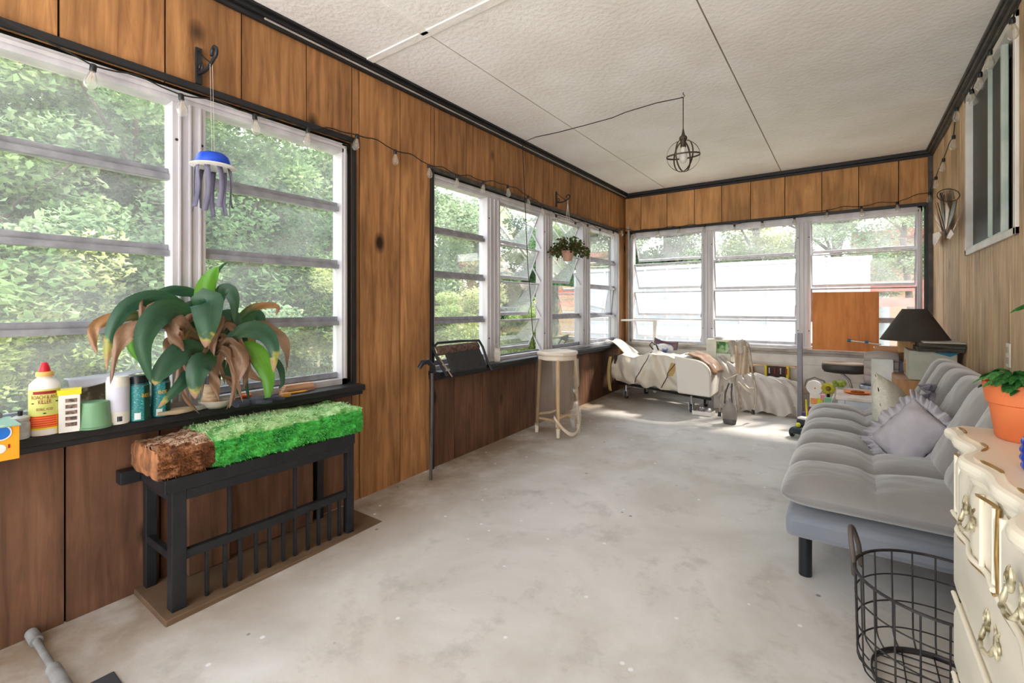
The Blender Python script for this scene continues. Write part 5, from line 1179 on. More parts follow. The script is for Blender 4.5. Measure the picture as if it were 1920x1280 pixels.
# ---------------------------------------------------------------- wooden board on the back sill
a, b = onY(1523, 548, 4.925), onY(1648, 659, 4.925)
pw = thing('plywood_board', 'square orange brown wooden board propped in the right back window', 'board', ((a.x+b.x)/2, 4.925, b.z))
zt = a.z; mb = MB(); mb.box(a.x, b.x, 4.918, 4.936, .634, zt); mb.build('board', wood_mat('orange board', (226,152,88), (200,122,66), (84,44,24), vary=.02), pw, bevel=.002); place(pw)
a, b = onY(1592, 638, 4.90), onY(1625, 641, 4.90); c_ = onY(1652, 646, 4.90)
rd = thing('blue_ended_rod', 'thin white rod with two blue bands resting against the wooden board', 'rod', tuple(b))
mb = MB(); mb.tube([a, c_], .006, 8); mb.build('rod', M['white'], rd, smooth=True)
bl = mk('blue plastic', (30,120,170), rough=.4)
for q, r_ in ((a, .012), (b, .011)): mb = MB(); mb.tube([q-Vector((.012,0,0)), q+Vector((.012,0,0))], r_, 10); mb.build('blue_band', bl, rd, smooth=True)
place(rd)

# ---------------------------------------------------------------- corner clutter right
# black padded seat
a = onY(1583, 687, 4.45); stl = thing('padded_stool', 'dark padded stool seat on a thin curved stem behind the white side table', 'stool', (a.x, 4.45, fz(4.45)))
leath = mk('black vinyl', (62,58,54), (46,42,40), rough=.45, scale=6); topv = mk('paler vinyl top', (128,118,106), (104,94,84), rough=.45, scale=5)
def sq(n, p): return [(math.copysign(abs(cos(2*pi*k/n))**p, cos(2*pi*k/n)), math.copysign(abs(sin(2*pi*k/n))**p, sin(2*pi*k/n))) for k in range(n)]
def seatf(u, v):
    a_ = u*2*pi; c_, s_ = cos(a_), sin(a_); px_ = math.copysign(abs(c_)**.7, c_); py_ = math.copysign(abs(s_)**.7, s_)
    prof = [(.0,-.05), (.6,-.05), (.9,-.042), (1,-.02), (1,.012), (.95,.026), (.7,.028), (0,.022)]; i = min(int(v*7), 6); f = v*7-i; r_ = prof[i][0]*(1-f)+prof[i+1][0]*f; z = prof[i][1]*(1-f)+prof[i+1][1]*f
    return Vector((a.x+px_*r_*.145, 4.45+py_*r_*.12, a.z+z))
mb = MB(); mb.grid(seatf, 40, 28, wrapu=True)
for i, f_ in enumerate(mb.f):
    if sum(mb.v[k][2] for k in f_)/4 > a.z+.019: mb.m[i] = 1  # upper faces of the seat take the paler vinyl
mb.build('seat', [leath, topv], stl, smooth=True)
mb = MB(); mb.tube([(a.x-.02, 4.45, a.z-.05), (a.x+.03, 4.45, a.z-.10), (a.x+.05, 4.45, a.z-.18), (a.x+.05, 4.45, fz(4.4)+.01)], .009, 8); mb.build('stem', metal, stl, smooth=True)
mb = MB(); mb.lathe([(.001,0),(.11,0),(.11,.008),(.02,.016),(.001,.016)], (a.x+.05, 4.45, fz(4.45)), 24); mb.build('base', darkmetal, stl, smooth=True); place(stl)
# grey ribbed office chair back
a, b = onY(1622, 659, 4.15), onY(1683, 722, 4.15)
ch = thing('ribbed_chair', 'grey ribbed chair back with plastic wrapped base behind the side table', 'chair', ((a.x+b.x)/2, 4.2, fz(4.2)))
gv = mk('warm grey vinyl', (172,162,158), (156,146,142), rough=.45, scale=4); gdark = mk('slate plastic', (92,98,112), (70,76,90), rough=.4)
zb = b.z; zt = a.z; mb = MB()
def back(u, v):
    x = a.x+(b.x-a.x)*u; z = zb+(zt-zb)*v; e = 1-(abs(2*u-1)**6)*.25-(abs(2*v-1)**8)*.3
    bulge = .035*e*(1-(2*u-1)**2*.4)+.012*abs(sin(v*4*pi))*e
    return Vector((x, 4.15-bulge, z-.012*(2*u-1)**2*(2*v-1)))
mb.grid(back, 26, 40); mb.build('backrest', gv, ch, smooth=True, solid=.03)
for k in range(1, 4): mb = MB(); v = k/4; mb.tube([back(.12+.06*k, v)+Vector((0,-.004,0)), back(.5, v+.01)+Vector((0,-.004,0)), back(.86-.05*k, v)+Vector((0,-.004,0))], .0035, 6); mb.build('seam', M['black'], ch, smooth=True)
mb = MB(); mb.box(b.x-.01, b.x+.07, 4.12, 4.22, zb-.01, zt-.05); mb.build('side_cover', gdark, ch, bevel=.02)
mb = MB(); mb.lathe([(.001,0),(.07,0),(.115,.03),(.125,.075),(.12,.08),(.10,.04),(.001,.03)], ((a.x+b.x)/2+.0, 4.14, zb-.09), 24, sy=.8); mb.build('plastic_wrapped_seat', mk('clear blue plastic', (176,184,200), (96,104,124), rough=.12, spec=.9, scale=16), ch, smooth=True)
mb = MB(); mb.tube([((a.x+b.x)/2, 4.2, zb-.08), ((a.x+b.x)/2, 4.2, fz(4.2)+.01)], .02, 10); mb.build('column', darkmetal, ch, smooth=True)
mb = MB()
for k in range(5): an = k*2*pi/5+.3; mb.bar(((a.x+b.x)/2, 4.2, .13), ((a.x+b.x)/2+cos(an)*.16, 4.2+sin(an)*.16, .115), .03, .02)
mb.build('star_base', darkmetal, ch); place(ch)
# white side table
tz = .45; tx0, tx1, ty0, ty1 = onZ(1571, 744, tz).x, .44, onZ(1571, 744, tz).y, 4.0
tb = thing('side_table', 'small pale white painted side table behind the futon', 'table', ((tx0+tx1)/2, (ty0+ty1)/2, fz(3.7)))
wt = mk('white table paint', (220,226,234), (206,214,224), rough=.4); wtt = mk('worn white top', (228,222,216), (206,190,176), rough=.5, scale=9)
mb = MB(); mb.box(tx0-.012, tx1+.012, ty0-.012, ty1, tz-.016, tz); mb.build('tabletop', wtt, tb, bevel=.003)
mb = MB(); mb.box(tx0+.01, tx1-.01, ty0+.004, ty0+.02, tz-.085, tz-.016); mb.box(tx0+.004, tx0+.02, ty0+.01, ty1-.01, tz-.085, tz-.016); mb.build('apron', wt, tb, bevel=.001)
for x in (tx0, tx1-.04):
    for y in (ty0, ty1-.05): mb = MB(); mb.box(x, x+.036, y, y+.036, fz(y), tz-.016); mb.build('leg', wt, tb, bevel=.002)
mb = MB(); mb.box(tx0+.03, tx1-.03, ty0+.03, ty1-.03, .23, .245); mb.build('lower_shelf', wt, tb, bevel=.002)
mb = MB(); mb.grid(lambda u, v: Vector((tx0-.02-.012*sin(v*8), ty0+.02+.14*u, tz-.002-.20*v)), 6, 14); mb.build('hanging_cloth', M['white'], tb, smooth=True, solid=.003); place(tb)
kb = thing('keyboard', 'black keyboard with pale key lettering on the shelf under the side table', 'keyboard', ((tx0+tx1)/2, ty0+.12, .30))
mb = MB(); mb.box(tx0+.045, tx1-.09, ty0+.03, ty0+.14, .247, .352); mb.build('body', M['black'], kb, bevel=.003)
mb = MB()
for k in range(14): x = tx0+.07+k*.022; mb.box(x, x+.012, ty0+.028, ty0+.0295, .335, .342)
mb.build('key_row', M['white'], kb); place(kb)
q = onZ(1606, 736, tz+.004); og = thing('orange_dish', 'flat orange dish with brown seed centre on the white side table', 'dish', (q.x, q.y, tz+.0005))
mb = MB(); mb.lathe([(.001,0),(.05,0),(.075,.010),(.072,.012),(.05,.004),(.001,.004)], (0,0,0), 11); mb.build('dish', mk('orange petal', (244,150,50), (236,120,30)), og, smooth=True)
mb = MB(); mb.ball((0.005, -.005, .010), .032, 8, sc=(1.2, .6, .3)); mb.build('centre', mk('brown seeds', (96,60,30), (150,90,30), scale=60), og, smooth=True)
q = onY(1574, 721, 3.98); mb = MB()
r = random.Random(9)
for k in range(12): mb.ball((q.x+r.uniform(-.035, .035), 3.96+r.uniform(-.02, .02), tz+.014+r.uniform(0, .035)), .014, 6)
tag(mb.build('green_bunch', mk('lime fruit', (176,190,70), (110,130,40), rough=.5), smooth=True), 'bunch of lime green artificial grapes at the back edge of the side table', 'fruit')

# lamp
lx, ly = .345, 3.93; lb = thing('table_lamp', 'wooden turned table lamp with a dark conical shade on the side table', 'lamp', (lx, ly, tz))
lwood = mk('honey wood', (182,136,92), (156,112,72), rough=.5, scale=8, stretch=(4,4,1))
zs_ = .806; c = Vector((lx, ly, tz)); Hh = zs_-tz
mb = MB(); mb.lathe([(.001,0),(.062,0),(.062,.012),(.045,.02),(.001,.02)], c, 8, M=Matrix.Rotation(.3, 3, 'Z')); mb.build('base', lwood, lb, bevel=.003)
mb = MB(); mb.lathe([(.038,.02),(.040,.10),(.046,.13),(.058,.155),(.060,.20),(.046,.235),(.034,.25),(.034,.33),(.044,.345),(.044,Hh-.004),(.02,Hh)], c, 8, M=Matrix.Rotation(.3, 3, 'Z')); mb.build('stem', lwood, lb, bevel=.003)
mb = MB(); R0, R1, H0 = .178, .062, .20; mb.lathe([(R0,0),(R1,H0),(R1-.003,H0),(R0-.003,0.001)], Vector((lx, ly, zs_-.008)), 48); mb.build('lamp_shade', mk('charcoal shade', (66,60,54), (56,50,46), rough=.8), lb, smooth=True)
mb = MB(); mb.tube([(lx, ly, zs_), (lx, ly, zs_+H0-.02)], .006, 8); mb.tube([(lx-R1, ly, zs_+H0-.012), (lx+R1, ly, zs_+H0-.012)], .0025, 6); mb.build('harp', metal, lb, smooth=True); place(lb)

# cardboard boxes in the corner
card = mk('cardboard', (196,150,114), (178,132,98), rough=.8, scale=4)
def prismbox(name, x0, x1, y0, y1, z0, z1, m, label, cat='box', grp=None):
    r = thing(name, label, cat, ((x0+x1)/2, (y0+y1)/2, z0), grp); mb = MB(); mb.box(x0, x1, y0, y1, z0, z1); mb.build('carton', m, r, bevel=.003); return r
bx1 = prismbox('cardboard_box', .16, .50, 4.25, 4.65, fz(4.4), .70, card, 'open brown cardboard box standing behind the lamp stem')
a = onY(1690, 655, 4.245); mb = MB(); mb.box(.155, .30, 4.235, 4.245, .56, .735); mb.build('flap', card, bx1, bevel=.001); place(bx1)
mb = MB(); mb.box(.06, .165, 4.08, 4.10, .45, .64); mb.box(.10, .105, 4.078, 4.081, .48, .52); gw = prismbox('white_card', .13, .25, 4.07, 4.085, .40, .655, mk('pale card', (226,230,228)), 'white card panel standing left of the lamp base', 'card'); mb = MB(); mb.box(.19, .195, 4.068, 4.07, .47, .51); mb.build('dark_mark', M['black'], gw); place(gw)
pk_ = prismbox('printed_box', .30, .515, 3.72, 4.02, .57, .745, mk('grey green carton', (190,190,176), (170,172,158), rough=.6), 'grey carton with a blue diamond print under the dark plank beside the wall')
yb_ = prismbox('wooden_crate', .24, .545, 3.70, 4.20, fz(4), .568, lwood, 'wooden crate under the printed carton behind the futon')
blue_pr = mk('blue print', (60,140,170), rough=.6)
qd = onY(1782, 662, 3.716); mb = MB(); mb.add([(qd.x-.075, 3.717, qd.z), (qd.x, 3.717, qd.z-.022), (qd.x+.04, 3.717, qd.z), (qd.x, 3.717, qd.z+.02)], [(0,1,2,3)]); mb.build('blue_print', blue_pr, pk_); 
mb = MB(); mb.box(.512, .5155, 3.718, 4.02, .572, .745); mb.build('pink_edge', mk('pink tape', (206,160,140)), pk_); place(pk_); place(yb_)
dkw = mk('grey weathered plank', (84,80,68), (48,46,40), rough=.85, scale=10, stretch=(1,6,8), bump=.5)
for k, (x0, x1, y0_, z0, z1) in enumerate(((.335, .540, 3.66, .748, .772), (.345, .542, 3.64, .7725, .797), (.36, .545, 3.66, .7975, .806))):
    mb = MB(); mb.box(x0, x1, y0_, 4.10, z0, z1); tag(mb.build('plank', dkw if k < 2 else mk('pale slip', (190,184,172)), bevel=.002), ['lower dark weathered plank on the printed carton', 'upper dark weathered plank on the printed carton', 'thin pale strip lying on top of the dark planks'][k], 'plank')
cb2 = prismbox('small_carton', .28, .41, 4.12, 4.24, .702, .80, mk('tan card', (206,170,120), (190,150,100), scale=12), 'small tan carton on the big cardboard box behind the lamp')
place(cb2)

# toy cluster
def Y(px, py, y): return onY(px, py, y)
ty = 4.25
q = Y(1527, 726, ty); tv = thing('toy_drum', 'white framed toy with a dark round mirror and grey curved handle behind the futon', 'toy', (q.x, ty, fz(ty)))
mb = MB(); mb.lathe([(.036,-.012),(.052,-.012),(.055,0),(.052,.014),(.036,.012)], q, 28, M=Matrix.Rotation(pi/2, 3, 'X')); mb.build('ring', M['white'], tv, smooth=True)
mb = MB(); mb.lathe([(.001,-.004),(.040,-.004),(.040,.004),(.001,.004)], q, 24, M=Matrix.Rotation(pi/2, 3, 'X')); mb.build('disc', mk('dark foliage disc', (60,54,34), (100,70,40), scale=40), tv)
mb = MB(); mb.tube([q+Vector((-.062, .02, .0)), q+Vector((-.05, .02, .05)), q+Vector((0, .02, .075)), q+Vector((.06, .02, .05)), q+Vector((.085, .02, -.02))], .007, 8); mb.build('handle', mk('grey handle', (120,112,110)), tv, smooth=True)
mb = MB(); mb.box(q.x-.03, q.x+.07, ty-.005, ty+.03, fz(ty), q.z-.045); mb.build('stand', M['white'], tv, bevel=.004)
mb = MB(); mb.ball(q+Vector((.004, -.008, -.004)), .008, 6); mb.build('bead', mk('peach bead', (230,170,120)), tv, smooth=True); place(tv)
q = Y(1553, 728, ty-.02); ft = thing('toy_flower', 'yellow green toy flower with dark centre beside the round toy', 'toy', (q.x, ty-.02, fz(ty)))
mb = MB()
for k in range(8): a = k*pi/4; mb.ball(q+Vector((cos(a)*.028, -.004, sin(a)*.028)), .018, 6, sc=(1, .4, 1))
mb.build('petals', mk('mustard petal', (190,180,50), (150,140,30)), ft, smooth=True)
mb = MB(); mb.ball(q+Vector((0, -.008, 0)), .018, 8); mb.build('centre', mk('olive centre', (120,104,24)), ft, smooth=True)
mb = MB(); mb.tube([q, (q.x, ty-.02, fz(ty))], .010, 8); mb.build('stem', M['black'], ft); place(ft)
items = [('orange_block', 1527, 752, (.032, .03), (244,160,90), 'orange toy block below the round mirror toy'), ('lime_block', 1538, 756, (.022, .055), (206,214,40), 'lime green tall toy block right of the orange one'),
         ('magenta_block', 1522, 768, (.026, .028), (120,30,80), 'small magenta toy block under the orange one'), ('pink_box', 1543, 745, (.02, .03), (226,140,150), 'small pink box by the toy flower'),
         ('salmon_box', 1542, 762, (.022, .04), (214,140,110), 'salmon coloured carton beside the lime block'), ('mint_box', 1553, 752, (.032, .036), (120,176,140), 'mint green patterned box left of the side table'),
         ('navy_box', 1510, 780, (.03, .04), (60,56,90), 'dark violet box at the foot of the grey post')]
for k, (nm, px, py, (w_, h_), c_, lab) in enumerate(items):
    y_ = ty-.09-.02*k if k != 4 else ty-.05; q = Y(px, py, y_); mb = MB(); mb.box(q.x-w_*.8, q.x+w_*.8, y_, y_+.018, fz(y_) if k in (1, 4, 6, 5) else q.z-h_*.7, q.z+h_*.7)
    tag(mb.build(nm, mk(nm, c_, rough=.5), bevel=.004), lab, 'toy' if 'block' in nm else 'box')
mb = MB(); q = Y(1514, 765, 4.0); mb.tube([(q.x, 4.0, fz(4)), (q.x-.008, 4.0, q.z+.06)], .006, 8); tag(mb.build('yellow_stick', mk('yellow stick', (226,206,60)), smooth=True), 'thin yellow green stick standing before the toy blocks', 'stick')
# toy truck on the floor by the futon corner
q = onZ(1497, 822, fz(3.55)); tk = thing('toy_truck', 'black toy truck with yellow hubs on the floor by the futon', 'toy truck', (q.x+.02, q.y+.05, fz(q.y)), rz=-.35)
mb = MB(); mb.box(-.035, .035, -.09, .09, .03, .075); mb.box(-.032, .032, -.02, .06, .075, .12); mb.build('body', mk('dark teal plastic', (44,56,66), (34,42,50), rough=.4), tk, bevel=.008)
mb = MB(); mb.box(-.03, .03, -.01, .05, .12, .135); mb.build('roof', M['white'], tk, bevel=.004)
for x in (-.042, .042):
    for y in (-.055, .055):
        mb = MB(); mb.lathe([(.001,-.012),(.026,-.012),(.032,-.007),(.032,.007),(.026,.012),(.001,.012)], (x, y, .032), 18, M=Matrix.Rotation(pi/2, 3, 'Y')); wh = mb.build('wheel', M['black'], tk, smooth=True)
        mb = MB(); mb.lathe([(.001,-.014),(.015,-.014),(.015,.014),(.001,.014)], (x, y, .032), 14, M=Matrix.Rotation(pi/2, 3, 'Y')); mb.build('hub', mk('neon hub', (226,226,50), rough=.4), wh)
mb = MB(); mb.ball((.0, -.06, .09), .016, 8); mb.build('yellow_light', mk('neon lamp', (220,220,60)), tk, smooth=True)

# ================================================================ futon
fut = mk('grey velvet', (136,132,130), (116,113,114), rough=.75, scale=2.4, sheen=.6, bump=.12, bscale=30)
futb = mk('grey velvet with bluish shade', (122,126,136), (106,112,124), rough=.8, scale=3, sheen=.5)  # bluish shade on the lower futon is mixed into this colour
def tufted(L_, W_, T_, sy_, sw_, M_, nu=180, nw=64, lift=.0, p=9, crease=.62):
    """closed quilted pad, length L_ along local y, width W_ along local x; seams at given fractions"""
    def cell(t, seams):
        s = [0]+list(seams)+[1]
        for a, b in zip(s[:-1], s[1:]):
            if t <= b+1e-9:
                q = (t-a)/(b-a) if b > a else 0
                return (1-abs(2*q-1)**3.2)**.55, min(t-a, b-t)
        return 0, 0
    def e(t): return max(0, 1-abs(2*t-1)**p)**(.5)
    def warp(t): return .5-.5*cos(pi*t) if False else (t+.12*sin(2*pi*t)*-1/ (2*pi)*2)
    mb = MB()
    for side in (1, -1):
        def fn(u, v):
            U = u-.9*sin(2*pi*u)/(2*pi); V = v-.9*sin(2*pi*v)/(2*pi)
            cu, du = cell(U, sy_); cv, dv = cell(V, sw_)
            edge = e(U)*e(V)
            if side > 0:
                h = (1-crease)+crease*(cu*cv if sw_ else cu)
                wr = .003*noise.noise(Vector((U*38, V*9, 1)))+.0022*noise.noise(Vector((U*120, V*20, 4)))*(1-V if True else 1)
                z = T_/2*edge*h+lift*edge*cu+wr*edge
            else: z = -T_/2*edge*.9
            # the outline pulls in at each seam
            pull = .012*(1-cu)*(abs(2*V-1)**4); x = (V-.5)*W_; x -= math.copysign(pull, x)
            return M_ @ Vector((x, (U-.5)*L_, z))
        mb.grid(fn, nu, nw)
    return mb
seams = [ (y-1.81)/(3.44-1.81) for y in (2.09, 2.36, 2.63, 2.90, 3.17)]
fu = thing('futon', 'grey tufted velvet futon sofa with black legs along the right wall', 'sofa', (.15, 2.6, fz(2.6)))
LY = 1.63; yc_ = 1.81+LY/2
mb = tufted(LY, .60, .150, seams, [.43], Matrix.Translation((.11, yc_, .385)), nu=220); mb.build('seat_cushion', fut, fu, smooth=True)
Mb_ = Matrix.Translation((.375, yc_, .565)) @ Matrix.Rotation(radians(-66), 4, 'Y')
mb = tufted(LY, .36, .17, seams, [], Mb_, nu=220, nw=40); mb.build('back_cushion', fut, fu, smooth=True)
mb = MB(); mb.box(-.175, .40, 1.83, 3.42, .235, .315); mb.build('base_frame', futb, fu, bevel=.022, smooth=True)
mb = MB(); mb.box(.40, .52, 1.84, 3.42, .24, .60); mb.build('back_frame', futb, fu, bevel=.02, smooth=True)
for x, y in ((-.125, 1.99), (.36, 1.99), (-.125, 3.28), (.36, 3.28)):
    mb = MB(); mb.tube([(x, y, .24), (x, y, fz(y)+.001)], .021, 20); mb.build('leg', mk('black leg', (30,32,38), rough=.3), fu, smooth=True)
place(fu)
# pillows
XC, ZCv, UP = Vector((CT, ST, 0)), Vector((-ST, CT, 0)), Vector((0, 0, 1))
def V3(a, b, c): return XC*a+UP*b+ZCv*c
def pillow(name, label, ctr, a, b, T_, m, p=3.0, wr=.012, ruffle=None, seed=1):
    ctr = Vector(ctr); r_ = thing(name, label, 'cushion', tuple(ctr)); n_ = a.cross(b).normalized()
    if n_.dot(Vector((0, 0, EYE))-ctr) < 0: n_ = -n_
    mb = MB()
    for side in (1, -1):
        def fn(u, v):
            U, V = 2*u-1, 2*v-1; U = sin(U*pi/2); V = sin(V*pi/2)
            t = max(0, (1-abs(U)**2.2)*(1-abs(V)**2.2))**.5
            sq_ = 1-.07*(1-abs(U)**2)*abs(V)**3*0-.05*(1-V*V)*abs(U)**4
            wv = wr*noise.noise(Vector((U*2.2+seed, V*2.6, side)))*t+wr*.6*noise.noise(Vector((U*6+seed, V*5, side)))*(1-t)
            return a*(U*.5*(1-.06*(1-abs(V)**2)*abs(U)**4))+b*(V*.5*(1-.06*(1-abs(U)**2)*abs(V)**4))+n_*(side*T_/2*t+wv)
        mb.grid(fn, 40, 40)
    o = mb.build('cover', m, r_, smooth=True)
    if ruffle:
        mb = MB()
        def per(s):
            s = s*4; k = int(s) % 4; f = s-int(s); 
            P_ = [(-1,-1),(1,-1),(1,1),(-1,1)]; p0, p1 = P_[k], P_[(k+1) % 4]
            return p0[0]+(p1[0]-p0[0])*f, p0[1]+(p1[1]-p0[1])*f
        def fr2(u, v):
            U, V = per(u % 1.0); l = (abs(U)**6+abs(V)**6)**(1/6); d = Vector((U, V)).normalized()
            base = a*(U*.49/l**.0)+b*(V*.49/l**.0); out = (a.normalized()*U+b.normalized()*V).normalized()
            return base*.99+out*ruffle*v*1.1+n_*(.017*sin(u*2*pi*19+2*sin(u*31))*v+.010*sin(u*2*pi*41)*v)
        mb.grid(fr2, 320, 5, wrapu=True); mb.build('ruffle', m, r_, smooth=True, solid=.003)
    return r_
knit = mk('pale sage knit', (208,206,194), (194,194,182), rough=.95, scale=90, bump=.5, bscale=130)
lilac = mk('grey lilac linen', (176,172,178), (158,154,162), rough=.85, scale=5, bump=.15, bscale=200)
pillow('throw_pillow', 'pale sage knitted cushion propped on the far part of the futon', (.168, 2.76, .530), V3(-.10, -.19, -.17)*1.22, V3(.17, -.095, .09)*1.25, .12, knit)
pillow('throw_pillow', 'lilac grey cushion with a wavy ruffled edge in front of the knitted cushion', (.192, 2.337, .522), V3(-.13, -.17, .06)*1.0, V3(.03, -.09, -.12)*1.12, .11, lilac, ruffle=.032, seed=4)
q = onD(1752, 752, 2.05); pillow('throw_pillow', 'darker violet grey ruffled cushion corner sticking up behind the lilac cushion', (q.x+.01, q.y, q.z-.03), V3(-.02, -.13, -.05), V3(.11, -.03, .05), .06, mk('violet grey linen', (134,128,140), (116,110,124), rough=.85), ruffle=.03, seed=9)

# ================================================================ wire basket
bk = thing('wire_basket', 'round dark wire laundry basket with loop handles on the floor before the futon', 'basket', (.192, 1.585, fz(1.585)))
wm = mk('grey iron wire', (70,66,66), (52,50,52), rough=.45, metal=.5, scale=30)
bc = Vector((.192, 1.585, fz(1.585))); RT, RB, HB = .178, .172, .272
def rr_(z):
    if z < .045: return RB*(.80+.20*sin(z/.045*pi/2))
    return RB+(RT-RB)*((z-.045)/(HB-.045))
def ring(z, r_, th, parent=bk, nm='ring', n=56):
    mb = MB(); mb.tube([bc+Vector((cos(2*pi*k/n)*r_, sin(2*pi*k/n)*r_, z)) for k in range(n)], th, 6, closed=True); return mb.build(nm, wm, parent, smooth=True)
ring(HB, rr_(HB), .0042, nm='rim'); ring(.205, rr_(.205), .0022); ring(.13, rr_(.13), .0022); ring(.055, rr_(.055), .0022)
mb = MB(); n = 56; mb.grid(lambda u, v: bc+Vector((cos(u*2*pi)*RB*.82, sin(u*2*pi)*RB*.82, .004+.016*v)), 56, 1, wrapu=True); mb.build('base_band', wm, bk, smooth=True, solid=.003)
for k in range(22):
    a = 2*pi*k/22+.1; mb = MB(); mb.tube([bc+Vector((cos(a)*rr_(z), sin(a)*rr_(z), z)) for z in (HB, .205, .13, .07, .045, .03, .018, .008)], .0021, 6); mb.build('wire', wm, bk, smooth=True)
for k in range(7):
    y = -.105+.035*k; h = math.sqrt(max(0, (RB*.82)**2-y*y)); mb = MB(); mb.tube([bc+Vector((-h, y, .008)), bc+Vector((h, y, .008))], .0018, 5); mb.build('base_wire', wm, bk)
for k in range(3):
    x = -.07+.07*k; h = math.sqrt(max(0, (RB*.82)**2-x*x)); mb = MB(); mb.tube([bc+Vector((x, -h, .011)), bc+Vector((x, h, .011))], .0018, 5); mb.build('base_wire', wm, bk)
for a0 in (pi*.93, -.2):
    mb = MB(); P_ = []
    for k in range(17):
        t = k/16; a = a0+(t-.5)*.42; lift = sin(pi*t)**.7; P_.append(bc+Vector((cos(a)*(RT+.012*lift), sin(a)*(RT+.012*lift), HB-.03*(1-lift)*(1 if t in (0, 1) else 0)+.085*lift)))
    P_ = [bc+Vector((cos(a0-.21)*RT*.99, sin(a0-.21)*RT*.99, HB-.03))]+P_+[bc+Vector((cos(a0+.21)*RT*.99, sin(a0+.21)*RT*.99, HB-.03))]
    mb.tube(P_, .0062, 8); mb.build('handle', mk('leather wrapped handle', (96,86,78), (74,66,60), rough=.6), bk, smooth=True)
place(bk)

# ================================================================ dresser
dr = thing('dresser', 'ivory french provincial dresser with gilt lines and ornate pulls at the right edge', 'dresser', (.36, .7, fz(.7)))
ivp = mk('ivory lacquer', (236,230,214), (226,218,200), rough=.35, scale=3, coat=.2); topm = mk('cream dresser top', (224,206,184), (214,194,172), rough=.4, scale=5)
DT = .762; dx0 = .192; y0d, y1d = .10, 1.335
def wave(y):      # serpentine plan of the front edge
    t = (1.36-y)/.30
    return .166-.010*cos(t*2*pi)-.007*cos(t*4*pi+1.2)
ys_ = [y1d+.018-(y1d-y0d+.03)*k/120 for k in range(121)]
def topprism(z0, z1, off, m, nm, bevel=.005, cor=.02):
    out = [(.53, ys_[0]), ]
    out += [(wave(ys_[0])+off+.02, ys_[0])]+[(wave(y)+off, y) for y in ys_[2:]]+[(.53, ys_[-1])]
    mb = MB(); mb.prism(out[::-1], z0, z1); return mb.build(nm, m, dr, bevel=bevel)
topprism(DT-.004, DT, .020, topm, 'top_panel', bevel=0)
topprism(DT-.026, DT-.0035, .0, ivp, 'top_moulding', bevel=.008)
topprism(DT-.044, DT-.026, .014, ivp, 'lower_moulding', bevel=.006)
for a, b in ((1.325, 1.27), (1.20, 1.13), (1.06, 1.0), (.93, .86)):
    mb = MB(); pts = [Vector((wave(a+(b-a)*k/8)+.021, a+(b-a)*k/8, DT+.0005)) for k in range(9)]; mb.tube(pts, [.0008]+[.0028]*7+[.0008], 6); mb.build('gilt_accent', M['gold'], dr, smooth=True)
    mb = MB(); pts = [Vector((wave(a+(b-a)*k/8)+.010, a+(b-a)*k/8-.03, DT-.046)) for k in range(9)]; mb.tube(pts, [.0008]+[.0030]*7+[.0008], 6); mb.build('gilt_accent', M['gold'], dr, smooth=True)
mb = MB(); mb.box(dx0, .53, y0d, y1d, .05, DT-.044); mb.build('carcass', ivp, dr, bevel=.003)
def drawer(y0_, y1_, z0, z1, hy, bulge=True):
    n = 30
    def xs_(t): return dx0-.010-(.010*sin(t*pi)+.004*cos(t*6*pi) if bulge else .004)
    mb = MB()
    prof = [(.0, 0), (.006, 0), (.012, .008), (.016, .008)]
    mb.grid(lambda u, v: Vector((xs_(u)+ (.006 if v in (0, 1) else 0), y0_+(y1_-y0_)*u, z0+(z1-z0)*v)), n, 6)
    # side returns
    mb.box(dx0-.006, dx0+.002, y0_, y1_, z0, z1)
    d_ = mb.build('drawer', ivp, dr, smooth=True)
    mb = MB(); mb.tube([Vector((xs_(t)-.002, y0_+(y1_-y0_)*(.005+.985*t), z0+.006)) for t in [k/20 for k in range(21)]], .0044, 8); mb.build('lip', ivp, d_, smooth=True)
    mb = MB(); mb.tube([Vector((xs_(t)-.001, y0_+(y1_-y0_)*(.005+.985*t), z0-.0015)) for t in [k/20 for k in range(21)]], .0022, 6); mb.build('gilt_line', M['gold'], d_, smooth=True)
    for y in hy:
        zc_ = (z0+z1)/2+(-.008 if bulge else .012); xx = dx0-.0155-(.006 if bulge else 0)
        brass = mk('antique cream brass', (206,198,170), (110,96,58), rough=.35, metal=.35, scale=55, lo=.42, hi=.6)
        for s in (1, -1):
            mb = MB(); c_ = Vector((xx, y+s*.028, zc_+.012))
            mb.ball(c_, .0085, 8, sc=(.5, 1, 1.2))
            for q_ in (-1, 1): mb.tube([c_+Vector((0, s*.004*k*q_*.4+.006*sin(k*.8)*q_, .005*k)) for k in range(6)], [.0035, .004, .0036, .003, .0026, .001], 6)
            mb.tube([c_+Vector((-.002, s*.010*sin(k*.55), -.004*k)) for k in range(5)], [.003, .004, .0035, .003, .001], 6)
            mb.tube([c_+Vector((-.001, s*(.006+.007*(1-cos(k*.7))), .003+.007*sin(k*.7))) for k in range(7)], .0019, 5)
            mb.build('handle_rosette', brass, d_, smooth=True)
        mb = MB(); P_ = []
        for k in range(17): t = k/16*pi; P_.append(Vector((xx-.003-.009*sin(t), y-.028*cos(t)*1.0, zc_+.010-.022*sin(t)**.8-.003*sin(3*t))))
        mb.tube(P_, [.0022+.0016*abs(sin(k*.8)) for k in range(17)], 8); mb.build('handle_bail', brass, d_, smooth=True)
    return d_
drawer(.985, 1.322, .583, .712, [1.12]); drawer(.36, .965, .583, .712, [.84, .50])
mb = MB(); mb.tube([(dx0-.012, .975, .59), (dx0-.014, .975, .65), (dx0-.012, .975, .715)], .0034, 8); mb.build('gilt_upright', M['gold'], dr, smooth=True)
